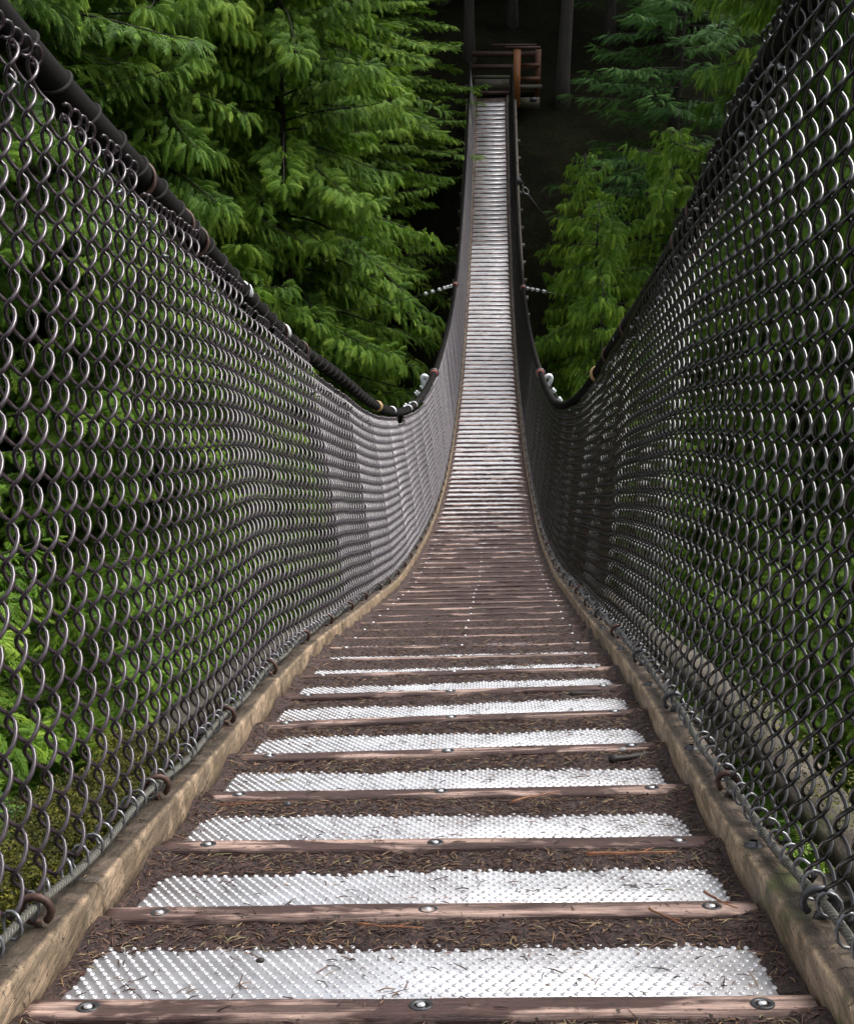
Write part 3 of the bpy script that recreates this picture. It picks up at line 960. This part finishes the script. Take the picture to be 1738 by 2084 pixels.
guy(-1, 21.4, (-3.4, 24.4, -3.75), 'upper guy cable with glinting clips running left from the left handrail', (0.1, 0.2, 0.3, 0.45, 0.65, 0.85))
guy(1, 13.6, (2.4, 14.5, -5.2), 'lower guy cable with a round white shackle hanging from the right handrail', (0.28, 0.42, 0.6, 0.8), True)
guy(1, 21.4, (4.4, 24.5, -3.6), 'upper guy cable with white clips running right from the right handrail', (0.1, 0.22, 0.34, 0.5))

# far anchor cable with its turnbuckle
g = empty('anchor_cable', (0.62, 31.8, -1.35), 'thin anchor cable with grey plate and ring, right of the bridge\'s far end', 'cable')
A = np.zeros(3); d = nrm(np.array([0.74, 0.6, -0.95]))
mb = MB()
e = nrm(np.cross(d, [0, 1, 0])); R = np.stack([d, np.array([0, 1, 0.]), e])
mb.box(A + d * 0.13, (0.30, 0.03, 0.16), R)
mb.box(A + d * 0.30, (0.08, 0.03, 0.09), R)
mb.build('anchor_plate', MAT['galv'], g)
a = np.linspace(0, 2 * np.pi, 16, endpoint=False)
v, f = tubes(A + d * 0.46 + np.cos(a)[:, None] * 0.11 * d + np.sin(a)[:, None] * 0.06 * e, 0.014, 7, ref=(0, 1, 0), closed=True)
MB().add(v, f).build('ring', MAT['clip'], g, True)
v, f = tubes(np.stack([A + d * 0.56, A + d * 1.2, A + d * 2.6]), 0.009, 6, ref=(0, 1, 0))
MB().add(v, f).build('steel_cable', MAT['galv'], g, True)
MB().box((-0.10, 0, 0.03), (0.14, 0.04, 0.08)).build('bracket', MAT['dark_steel'], g)

# ------------------------------------------------------------------ landing platform at the far end
EC, ET, ER, EN = frame(S_END)
PX, PY, PZ = float(EC[0]), float(EC[1]), float(EC[2])
plat = empty('landing_platform', (PX, PY, PZ), 'dim red-brown timber landing with one orange post at the far end of the bridge', 'platform')
def pbox(name, c, d, mat, par=plat, rot=None):
    return MB().box(c, d, rot).build(name, mat, par)
def px2(x, y, Y):
    """world X, Z of a photograph pixel at distance Y"""
    dx, dy = (x - 869) / 2400, (1042 - y) / 2400
    th, ps = rad(18.263), rad(3.058)
    F = np.array([-math.sin(ps) * math.cos(th), math.cos(ps) * math.cos(th), -math.sin(th)])
    Rt = np.array([math.cos(ps), math.sin(ps), 0]); U = np.cross(Rt, F)
    dd = F + Rt * dx + U * dy
    return dd * (Y / dd[1])
def prel(x, y, Y): return px2(x, y, Y) - np.array([PX, PY, PZ])
def panel(name, x0, y0, x1, y1, Y, th, mat):
    a, c = prel(x0, y0, Y), prel(x1, y1, Y)
    return pbox(name, ((a[0] + c[0]) / 2, a[1] + th / 2, (a[2] + c[2]) / 2), (abs(c[0] - a[0]), th, abs(c[2] - a[2])), mat)
Y0 = PY + 0.02
panel('step', 966, 184, 1036, 192, Y0, 0.12, MAT['red_timber'])
panel('riser', 966, 160, 1036, 183.6, Y0 + 0.14, 0.06, MAT['timber'])
panel('step', 962, 152, 1038, 159.6, Y0 + 0.22, 0.4, MAT['timber'])
panel('post', 1046, 98, 1057.5, 217, Y0 - 0.15, 0.13, MAT['orange_timber'])
panel('post', 1090, 99, 1099, 197, Y0 + 0.35, 0.12, MAT['dim_orange'])
panel('beam', 1028, 93, 1100, 98, Y0 - 0.16, 0.3, MAT['red_timber'])
panel('rail', 1058, 128, 1099, 135, Y0 + 0.28, 0.05, MAT['dim_orange'])
panel('rail', 1058, 155, 1099, 164, Y0 + 0.28, 0.05, MAT['dim_orange'])
panel('floor_beam', 1050, 197, 1098, 220, Y0 + 0.2, 0.14, MAT['timber'])
panel('crosspiece', 1000, 88, 1092, 93, Y0 + 1.4, 0.06, MAT['red_timber'])
panel('back_rail', 960, 103, 1090, 114, Y0 + 1.5, 0.06, MAT['red_timber'])
panel('back_rail', 960, 130, 1090, 140, Y0 + 1.5, 0.06, MAT['red_timber'])
panel('bracket', 1079, 197, 1092, 206, Y0 + 0.18, 0.02, MAT['dark_steel'])
pbox('floor', (0.35, 1.25, float(prel(1000, 158, Y0 + .5)[2]) - 0.25), (2.3, 1.9, 0.12), MAT['timber'])
for yy_ in (108, 128, 152, 175, 190, 210):
    q = prel(1058.3, yy_, Y0 - 0.12)
    o = link('bolt', head, plat); o.location = tuple(q); o.scale = (2.4, 2.4, 2.4); o.rotation_euler = (rad(90), 0, rad(60))

# ------------------------------------------------------------------ ground
def smooth(a, b, x):
    t = np.clip((x - a) / (b - a), 0, 1)
    return t * t * (3 - 2 * t)
def ground_z(x, y):
    near = -2.45 - 0.30 * y - 0.05 * np.abs(x)
    z = near * (1 - smooth(6, 13, y)) + (-14.0) * smooth(6, 13, y)
    far = -14.0 + 12.6 * smooth(23, 36, y) + 0.55 * np.clip(y - 35, 0, 60)
    z = np.where(y > 20, far, z)
    z = z + 0.10 * np.clip(np.abs(x) - 8, 0, 40) * smooth(20, 34, y)
    # rising bank on the camera's side
    z = z + 0.35 * np.clip(-y - 1, 0, 40)
    return z + (vnoise(x, y, 2.3, 70) - .5) * 0.7 + (vnoise(x, y, 0.5, 71) - .5) * 0.15
gx, gy = np.concatenate([np.linspace(-90, -14, 34), np.linspace(-13.6, 13.6, 100), np.linspace(14, 90, 34)]), np.concatenate([np.linspace(-40, -2, 24), np.linspace(-1.7, 16, 70), np.linspace(16.6, 46, 56), np.linspace(47, 120, 30)])
GX, GY = np.meshgrid(gx, gy, indexing='ij')
o = MB().add(np.stack([GX, GY, ground_z(GX, GY)], -1).reshape(-1, 3), grid_faces(len(gx), len(gy))).build('ground', MAT['ground'], None, True)
tag(o, kind='structure')

# ------------------------------------------------------------------ foliage templates
def kite(base, d, n, L, w, droop=0.0):
    """thin leaf: base, two shoulders, tip (4 verts, 1 quad)"""
    s = np.cross(n, d)
    m = base + d * L * 0.45 - n * droop * L * 0.15
    return np.array([base, m + s * w, base + d * L - n * droop * L * 0.5, m - s * w])
def frond(kind, seed):
    """flat arching spray: a narrow blade with overlapping finger lobes"""
    q = np.random.default_rng(seed)
    V = []
    if kind == 'cedar':
        npair, lat, ang, wd, arch, fall = 10, 0.44, 0.66, 0.030, 0.20, 0.62
    elif kind == 'spruce':
        npair, lat, ang, wd, arch, fall = 10, 0.30, 0.80, 0.024, 0.05, 0.35
    else:
        npair, lat, ang, wd, arch, fall = 10, 0.30, 1.1, 0.028, 0.10, 0.40
    n = np.array([0, 0, 1.0])
    cv = q.normal(0, 0.10)
    def rp(t): return np.array([t, cv * math.sin(2.5 * t), arch * t - fall * t * t])
    def slope(t): return arch - 2 * fall * t
    for k in range(npair):
        t = 0.05 + 0.85 * k / npair
        env = min(1.0, 0.45 + 1.6 * t) * (1.02 - 0.72 * t ** 1.5)
        for sd in (-1, 1):
            L = lat * env * q.uniform(0.75, 1.15)
            a = sd * ang * q.uniform(0.85, 1.12) * (1.1 - 0.35 * t)
            d = nrm(np.array([math.cos(a), math.sin(a), slope(t) * 0.8 - 0.22 - 0.15 * q.random()]))
            b0 = rp(t)
            V.append(kite(b0, d, n, L, wd * 0.9, 0.5))
            if kind == 'cedar' and k < 8:
                a2 = a + (0.55 if k % 2 else -0.55)
                d2 = nrm(np.array([math.cos(a2), math.sin(a2), d[2]]))
                V.append(kite(b0 + d * L * 0.42, d2, n, L * 0.50, wd * 0.75, 0.5))
    for t in (0.0, 0.3, 0.6):
        V.append(kite(rp(t), nrm(rp(t + 0.3) - rp(t)), n, 0.42, 0.024))
    V.append(kite(rp(0.84), nrm(rp(1.0) - rp(0.84)), n, 0.22, wd, 0.3))
    V = np.array(V)
    return V.reshape(-1, 3), np.arange(len(V) * 4).reshape(-1, 4)
FR = {k: [frond(k, i) for i in range(4)] for k in ('cedar', 'spruce', 'fern')}

def place_fronds(mb, kind, pos, d, up, size, tone, q):
    """vectorised copies of the frond templates; d direction, up plate normal"""
    d = nrm(d)
    s = nrm(np.cross(up, d))
    n = np.cross(d, s)
    ch = q.integers(0, 4, len(pos))
    for k in range(4):
        m = ch == k
        if not m.any():
            continue
        V, F = FR[kind][k]
        A = size[m][:, None, None] * (V[None, :, 0:1] * d[m][:, None] + V[None, :, 1:2] * s[m][:, None] + V[None, :, 2:3] * n[m][:, None]) + pos[m][:, None]
        tn = tone[m][:, None] + 0.34 * (np.hypot(V[None, :, 0], V[None, :, 1] * 1.5) - 0.62)          # younger growth at the tips
        mb.add(A.reshape(-1, 3), (F[None] + (np.arange(m.sum()) * len(V))[:, None, None]).reshape(-1, 4), np.clip(tn, 0, 1).ravel())

def bough_fronds(mb, wood, q, p0, az, L, elev, droop, kind, fs, dens=1.0, tone0=0.45, hang=0.5, lift=0.0):
    """one bough: curve out from p0, side branchlets carrying fronds"""
    u = np.linspace(0, 1, 9)
    d0 = np.array([math.cos(az), math.sin(az), 0.0])
    sd = np.array([-d0[1], d0[0], 0])
    bend = q.normal(0, 0.10)
    C = p0 + (u * L)[:, None] * d0 + (bend * L * u * u)[:, None] * sd
    C[:, 2] += L * (math.tan(elev) * u - droop * u * u + lift * u ** 4)
    wood.append((C, 0.006 + 0.006 * L))
    nb = max(4, int(L / 0.125 * dens))
    ts = np.linspace(0.16, 1.0, nb) + q.normal(0, 0.015, nb)
    ts = np.clip(ts, 0.1, 1)
    P = np.stack([np.interp(ts, u, C[:, k]) for k in range(3)], 1)
    tang = nrm(np.stack([np.interp(ts, u, np.gradient(C[:, k])) for k in range(3)], 1))
    pos, dr, up, sz, tn = [], [], [], [], []
    for side in (-1, 1):
        ls = (0.10 + 0.62 * (1 - ts) ** 0.8) * min(1.0, L / 2.6) * q.uniform(0.7, 1.2, nb)
        ld = nrm(0.75 * tang + side * sd[None] * q.uniform(0.7, 1.2, (nb, 1)) + np.array([0, 0, -0.15]))
        for frac in (0.2, 0.6, 1.0):
            m = (ls * frac > 0.06) | (frac == 1.0)
            n = int(m.sum())
            if not n:
                continue
            a = P[m] + ld[m] * (ls[m] * frac)[:, None]
            a[:, 2] -= 0.35 * (ls[m] * frac) ** 2
            dn = q.uniform(-0.25, 1.25, n) * hang * 2
            dd = ld[m] * 1.0 + tang[m] * q.uniform(-0.1, 0.9, (n, 1)) + q.normal(0, 0.30, (n, 3))
            dd[:, 2] = -dn + 0.1
            pos.append(a); dr.append(dd)
            uu = np.tile(np.array([0, 0, 0.7]), (n, 1)) + q.normal(0, 0.30, (n, 3)) + d0 * 0.9 + ld[m] * 0.4
            up.append(uu)
            sz.append(fs * q.uniform(0.65, 1.15, n))
            tn.append(np.clip(tone0 + q.normal(0, 0.12, n) + 0.10 * (ts[m] - 0.5), 0, 1))
    # the leader
    pos.append(C[-1][None]); dr.append((C[-1] - C[-2])[None] + np.array([0, 0, -.05])); up.append(np.array([[0, 0, 1.0]])); sz.append(np.array([fs])); tn.append(np.array([tone0 + .15]))
    place_fronds(mb, kind, np.concatenate(pos), np.concatenate(dr), np.concatenate(up), np.concatenate(sz), np.concatenate(tn), q)

def tree_meshes(seed, kind, H, R, z_lo, per_m, fs, trunk_r, droop=(0.20, 0.45), elev=(-0.1, 0.25), hang=0.5, tone=0.45, shape=0.75, azr=None, dens=1.0, lift=0.12):
    q = np.random.default_rng(seed)
    crown, wood = MB(), []
    nb = int((H - z_lo) * per_m)
    zs = z_lo + (H - z_lo) * (np.arange(nb) + q.uniform(0, 1, nb)) / nb
    az = np.cumsum(q.uniform(1.9, 2.9, nb))
    for z, a in zip(zs, az):
        if azr is not None:
            a = azr[0] + (azr[1] - azr[0]) * q.random()
        k = 1 - (z - z_lo) / (H - z_lo)
        L = R * (k ** shape) * q.uniform(0.55, 1.15) * (1 if z > z_lo + 2 else 0.8) + 0.25
        tw = tone + q.normal(0, 0.07)
        bough_fronds(crown, wood, q, np.array([0, 0, z]), a, L, q.uniform(*elev), q.uniform(*droop), kind, fs, dens, tw, hang, lift)
    # trunk
    k = 14
    zz = np.linspace(-0.6, H, k)
    C = np.stack([0.10 * np.sin(zz * 0.35 + seed), 0.10 * np.cos(zz * 0.3 + seed), zz], 1)
    v, f = tubes(C, trunk_r * (1 - 0.92 * (zz + .6) / (H + .6)) * (1 + 0.5 * np.exp(-(zz + .6) * 1.5)), 12, ref=(1, 0, 0))
    tm = MB().add(v, f).mesh('trunk', True); tm.materials.append(MAT['bark'])
    W = np.stack([w[0] for w in wood]); Rr = np.stack([w[1] * np.linspace(1, 0.2, 9) for w in wood])
    v, f = tubes(W, Rr, 5, ref=(0.01, 0, 1), cap=False)
    bm = MB().add(v, f).mesh('branches', True); bm.materials.append(MAT['bark'])
    cm = crown.mesh('crown'); cm.materials.append(MAT[kind])
    return tm, bm, cm
def plant_tree(name, meshes, loc, rot, sc, label, cat, group):
    t = empty(name, loc, label, cat, group)
    t.rotation_euler = (0, 0, rot)
    t.scale = (sc[0], sc[0], sc[1]) if isinstance(sc, tuple) else (sc, sc, sc)
    for nm, me in zip(('trunk', 'branch', 'crown'), meshes):
        link(nm, me, t)
    return t

T_CED = [tree_meshes(1, 'cedar', 19, 4.3, 0.5, 13, 0.38, 0.34, tone=0.46, shape=0.38, droop=(0.2, 0.5), elev=(-0.1, 0.35)),
         tree_meshes(2, 'cedar', 17, 4.0, 0.4, 13, 0.37, 0.30, tone=0.42, shape=0.38, droop=(0.25, 0.55), elev=(-0.1, 0.35)),
         tree_meshes(3, 'cedar', 13, 3.7, 0.3, 16, 0.30, 0.24, tone=0.50, shape=0.42, droop=(0.2, 0.5), elev=(-0.1, 0.35))]
T_SPR = [tree_meshes(4, 'spruce', 20, 4.2, 0.5, 8.0, 0.36, 0.26, droop=(0.05, 0.25), elev=(-0.15, 0.15), hang=0.4, tone=0.55, dens=0.8),
         tree_meshes(5, 'spruce', 15, 3.8, 0.4, 8.5, 0.36, 0.22, droop=(0.05, 0.25), elev=(-0.1, 0.2), hang=0.4, tone=0.60, dens=0.8)]
# sparse old spruce standing behind the landing: bare below, a few boughs, mostly toward the right
T_OLD = tree_meshes(6, 'spruce', 22, 3.8, 4.2, 1.6, 0.46, 0.22, droop=(0.1, 0.28), elev=(-0.1, 0.2), hang=0.45, tone=0.50, shape=0.35)

def gz(x, y): return float(ground_z(np.array(x, float), np.array(y, float)))
def T(meshes, name, cat, x, y, top, rot, w, label, group, H):
    base = min(gz(x, y), top - 4) - 0.1
    base = gz(x, y) - 0.1
    k = (top - base) / H
    return plant_tree(name, meshes, (x, y, base), rot, (w, k), label, cat, group)
G1 = 'cedars on the gorge slope left of the bridge'
G2 = 'trees on the gorge slope right of the bridge'
G3 = 'dark trees of the forest beyond the gorge'
L1 = [(0, -4.25, 25.0, 7.0, 0.4, 0.84, 'bright green cedar with drooping layered sprays, nearest the left side of the bridge'),
      (2, -6.3, 23.2, 5.5, 1.9, 1.0, 'dense cedar filling the space between the two nearest left cedars'),
      (1, -8.0, 21.0, 7.0, 2.2, 1.1, 'tall cedar with arching sprays behind the top of the left fence, second from the bridge'),
      (0, -12.0, 17.5, 8.0, 4.0, 1.05, 'cedar at the upper left edge of the photo above the left fence'),
      (2, -3.75, 31.0, 5.2, 1.0, 0.85, 'cedar just left of the far landing, reaching over the end of the bridge'),
      (1, -7.8, 28.0, 8.5, 5.0, 1.15, 'cedar partly hidden behind the two nearest cedars left of the bridge'),
      (0, -12.5, 24.0, 9.5, 2.6, 1.15, 'broad cedar rising behind the top left corner of the fence'),
      (2, -5.4, 18.5, -1.6, 3.0, 1.05, 'low cedar below the tall cedars, just past the left handrail'),
      (2, -4.6, 14.0, -5.4, 1.1, 0.9, 'low cedar seen through the far part of the left mesh'),
      (2, -7.4, 12.5, -3.0, 0.7, 1.1, 'low cedar behind the near left mesh'),
      (2, -10.5, 10.5, 0.5, 5.1, 1.2, 'bushy cedar at the left edge of the photo behind the mesh'),
      (1, -17.5, 22.0, 9.0, 0.9, 1.2, 'large cedar farthest left on the slope, behind the others'),
      (1, -3.4, 34.5, 5.0, 3.3, 0.8, 'cedar beside the landing, rearmost of the left cedars')]
for k, x, y, top, ro, w, lb in L1:
    T(T_CED[k], 'cedar_tree', 'tree', x, y, top, ro, w, lb, G1, (19, 17, 13)[k])
L2 = [(2, 1.95, 21.5, -1.3, 2.0, 0.62, 'short yellow-green cedar rising just right of the bridge below the dark gap'),
      (0, 5.5, 22.0, 8.5, 1.2, 0.62, 'tall cedar with hanging sprays at the upper right beside the right handrail'),
      (2, 1.75, 18.6, -2.3, 3.7, 0.38, 'narrow low cedar squeezed between the short cedar and the right side of the bridge'),
      (2, 2.0, 26.5, -0.6, 1.3, 0.42, 'small cedar behind the short cedar, close against the right side of the bridge'),
      (2, 3.5, 24.0, -0.1, 5.2, 0.70, 'mid-height cedar between the short cedar and the tall cedar on the right'),
      (2, 2.3, 17.5, -3.1, 0.6, 0.52, 'low cedar just past the lowest sag of the right handrail'),
      (2, 4.6, 14.5, -5.0, 4.1, 0.95, 'low cedar seen through the far part of the right mesh'),
      (1, 11.0, 17.0, 7.0, 3.3, 1.1, 'cedar at the right edge of the photo seen through the mesh'),
      (2, 7.4, 12.0, -2.2, 2.4, 1.05, 'low cedar behind the near right mesh'),
      (0, 12.0, 24.0, 9.0, 0.2, 1.1, 'broad cedar behind the tall right cedar'),
      (2, 10.0, 8.5, 1.0, 0.9, 1.1, 'bushy cedar beyond the right edge of the near mesh')]
for k, x, y, top, ro, w, lb in L2:
    T(T_CED[k], 'cedar_tree', 'tree', x, y, top, ro, w, lb, G2, (19, 17, 13)[k])
plant_tree('spruce_tree', T_OLD, (2.15, 38.5, gz(2.15, 38.5) - .2), 0.6, (1.0, 1.0), 'slender bare-trunked spruce in the dark gap right of the far landing', 'tree', G2)
T(T_SPR[1], 'spruce_tree', 'tree', 4.7, 32.0, 9.0, 1.5, 1.0, 'dark spruce with flat drooping boughs reaching into the gap right of the landing', G2, 15)
T(T_SPR[0], 'spruce_tree', 'tree', 10.5, 30.0, 10.0, 2.5, 1.1, 'dark spruce between the broad right cedar and the gap', G2, 20)
fl = [(-1.8, 45, 'dark spruce straight behind the far landing'), (-6.5, 39, 'dark spruce behind the left cedars, nearer the landing'), (-12, 35, 'dark spruce behind the left cedars, middle of the far row'), (-18, 31, 'dark spruce far left beyond the cedars'),
      (5.8, 43, 'dark spruce behind the bare-trunked spruce'), (11, 38, 'dark spruce behind the right-hand spruces'), (16, 33, 'dark spruce far right beyond the mesh'), (-20, 41, 'dark spruce in the back row at far left'), (2.0, 50, 'dark spruce deepest in the gap above the landing'),
      (-5.5, 50, 'dark spruce in the back row left of the gap'), (8.5, 51, 'dark spruce in the back row right of the gap'), (15, 45, 'dark spruce in the back row at far right'), (-12, 45, 'dark spruce in the back row behind the left cedars'), (19, 25, 'dark spruce on the right-hand slope beyond the frame edge'), (-22, 21, 'dark spruce on the left-hand slope beyond the frame edge'),
      (-1.5, 58, 'dark spruce in the third row behind the landing'), (5, 60, 'dark spruce in the third row right of the gap')]
for i, (x, y, lb) in enumerate(fl):
    plant_tree('spruce_tree', T_SPR[i % 2], (x, y, gz(x, y) - .2), i * 1.3, (1.25, 1.1 if i % 2 == 0 else 1.45), lb, 'tree', G3)
for x, y, r, lb in ((3.9, 42.5, 1.4, 'bare-trunked spruce faintly visible deep in the gap, right of the nearer bare trunk'), (0.6, 44.0, 2.9, 'bare-trunked spruce in deep shade right behind the landing'), (-0.9, 41.0, 4.4, 'bare-trunked spruce in shade left behind the landing')):
    plant_tree('spruce_tree', T_OLD, (x, y, gz(x, y) - .2), r, (0.8, 1.0), lb, 'tree', G3)

# ------------------------------------------------------------------ near bank: ground cover, grass, ferns
def scatter_cover(name, label, n, xr, yr, size, kind, mat, seed, tone=0.5):
    q = np.random.default_rng(seed)
    x, y = q.uniform(*xr, n), q.uniform(*yr, n)
    keep = vnoise(x, y, 0.6, seed) > 0.28
    x, y = x[keep], y[keep]
    z = ground_z(x, y)
    k = len(x)
    a = q.uniform(0, 2 * np.pi, k)
    dr = np.stack([np.cos(a), np.sin(a), q.uniform(-0.1, 0.7, k)], 1)
    up = np.tile([0, 0, 1.0], (k, 1)) + q.normal(0, .3, (k, 3))
    mb = MB()
    place_fronds(mb, kind, np.stack([x, y, z + q.uniform(0.02, 0.35, k)], 1), dr, up, size * q.uniform(.6, 1.3, k), np.clip(tone + q.normal(0, .2, k) + (vnoise(x, y, 0.9, seed + 1) - .5) * .6, 0, 1), q)
    o = mb.build(name, mat)
    return tag(o, label, 'ground cover', kind='stuff')
scatter_cover('ground_cover', 'low hemlock sprays covering the bank behind the left fence', 7500, (-9, -1.1), (0.5, 13), 0.30, 'fern', MAT['cover'], 81)
scatter_cover('ground_cover', 'tangled green plants covering the bank behind the right fence', 6500, (1.0, 8), (0.5, 13), 0.26, 'fern', MAT['fern'], 82, 0.42)
def grass(name, label, n, xr, yr, seed):
    q = np.random.default_rng(seed)
    x, y = q.uniform(*xr, n), q.uniform(*yr, n)
    keep = vnoise(x, y, 0.45, seed) > 0.42
    x, y = x[keep], y[keep]
    z = ground_z(x, y)
    k = len(x)
    a = q.uniform(0, 2 * np.pi, k); L = q.uniform(0.15, 0.42, k); b_ = q.uniform(.2, .9, k)
    d = np.stack([np.cos(a), np.sin(a), 0 * a], 1); s = np.stack([-np.sin(a), np.cos(a), 0 * a], 1) * 0.004
    p = np.stack([x, y, z], 1)
    m_ = p + d * (L * b_ * .35)[:, None] + np.array([0, 0, 1]) * (L * .7)[:, None]
    t_ = p + d * (L * b_)[:, None] + np.array([0, 0, 1]) * (L * (1 - .3 * b_))[:, None]
    V = np.stack([p - s, p + s, m_ + s * .8, t_, m_ - s * .8], 1)
    F = np.arange(k * 5).reshape(-1, 5)
    o = MB().add(V.reshape(-1, 3), F, np.repeat(q.uniform(.3, 1, k), 5)).build(name, MAT['fern'])
    return tag(o, label, 'grass', kind='stuff')
grass('grass', 'long green grass blades on the bank behind the right fence', 14000, (0.9, 5), (1.2, 7), 91)

def fern_plant(x, y, sz, label, seed):
    q = np.random.default_rng(seed)
    t = empty('fern', (x, y, gz(x, y) + 0.02), label, 'fern', 'ferns on the near bank')
    for k in range(9):
        a = k * 2 * np.pi / 9 + q.normal(0, .2)
        mb = MB()
        u = np.linspace(0, 1, 14)
        el = q.uniform(0.7, 1.1)
        cx = np.stack([u * np.cos(a) * math.cos(el) , u * np.sin(a) * math.cos(el), u * math.sin(el) - 0.75 * u * u], 1) * sz
        d = nrm(np.gradient(cx, axis=0)); s = nrm(np.cross(d, [0, 0, 1.0])); n = np.cross(s, d)
        V = []
        for i in range(1, 14):
            L = sz * 0.28 * math.sin(math.pi * min(1, 0.18 + 0.8 * u[i])) ** .8
            for sd in (-1, 1):
                V.append(kite(cx[i], nrm(s[i] * sd + d[i] * .35 - n[i] * .15), n[i], L, sz * .022, .2))
        V = np.array(V)
        tt = q.uniform(.4, .9)
        mb.add(V.reshape(-1, 3), np.arange(len(V) * 4).reshape(-1, 4), tt)
        v, f = tubes(cx, np.linspace(.006, .002, 14) * sz, 4, ref=(0.1, 0.1, 1))
        mb.add(v, f, .3)
        mb.build('frond', MAT['fern'], t)
for i, (x, y, s, lb) in enumerate([(2.0, 3.4, .75, 'bright fern nearest the right fence'), (2.7, 4.6, .8, 'fern higher up the right bank behind the mesh'), (1.9, 5.8, .7, 'smaller fern farther along the right fence')]):
    fern_plant(x, y, s, lb, 300 + i)
def broadleaf(x, y, label, seed):
    q = np.random.default_rng(seed)
    t = empty('broadleaf_plant', (x, y, gz(x, y)), label, 'plant')
    for k in range(11):
        a, L = q.uniform(0, 6.28), q.uniform(.09, .15)
        b0 = np.array([math.cos(a) * q.uniform(.02, .22), math.sin(a) * q.uniform(.02, .22), q.uniform(.1, .4)])
        d = nrm(np.array([math.cos(a), math.sin(a), q.uniform(-.4, .3)])); n = nrm(np.array([q.normal(0, .3), q.normal(0, .3), 1.0])); s = nrm(np.cross(n, d))
        mb = MB()
        u = np.linspace(0, 1, 8); w = np.sin(np.pi * u ** .8) * L * .34
        mid = b0 + (u * L)[:, None] * d - (u * u * L * .3)[:, None] * n
        V = np.stack([mid - s * w[:, None] + n * w[:, None] * .25, mid, mid + s * w[:, None] + n * w[:, None] * .25], 1)
        mb.add(V.reshape(-1, 3), grid_faces(8, 3), q.uniform(.4, .9))
        mb.build('leaf', MAT['fern'], t, True)
        if k < 5:
            v, f = tubes(np.stack([np.zeros(3), b0 * .6 + [0, 0, .05], b0]), .003, 4, ref=(1, 0, .1))
            MB().add(v, f, .3).build('stem', MAT['fern'], t)
broadleaf(1.75, 2.9, 'broad-leaved plant with pale green leaves close behind the right fence', 5)
broadleaf(2.35, 3.5, 'broad-leaved plant with yellowish leaves farther behind the right fence', 6)

# moss on the left stringer
def moss(name, s0, s1, x0, x1, z, n, label, seed):
    q = np.random.default_rng(seed)
    s = q.uniform(s0, s1, n); x = q.uniform(x0, x1, n); zz = z + q.uniform(-0.14, 0.075, n) * (vnoise(s, x, .12, seed) + .3)
    P = on(s, x, zz)
    a = q.uniform(0, 6.28, n)
    mb = MB()
    L = q.uniform(.004, .011, n)[:, None]
    d = nrm(np.stack([np.cos(a), np.sin(a), q.uniform(-.6, 1.0, n)], 1)); sd = nrm(np.cross(d, q.normal(0, 1, (n, 3)))) * .0018
    V = np.stack([P - sd, P + d * L * .5 + sd * 1.2, P + d * L, P + d * L * .5 - sd], 1)
    mb.add(V.reshape(-1, 3), np.arange(n * 4).reshape(-1, 4), np.repeat(np.clip(vnoise(s, x + zz, .05, seed) + q.normal(0, .15, n), 0, 1), 4))
    return tag(mb.build(name, MAT['moss']), label, 'moss', kind='stuff')
sL = lambda y: float(s_of_y(y))
moss('moss', sL(0.9), sL(2.3), -0.74, -0.56, -0.02, 85000, 'dark yellow-green moss growing on the outer beam behind the near left fence', 7)
moss('moss', sL(1.3), sL(2.6), 0.66, 0.75, -0.0, 4000, 'thin moss on the outer beam behind the near right fence', 8)
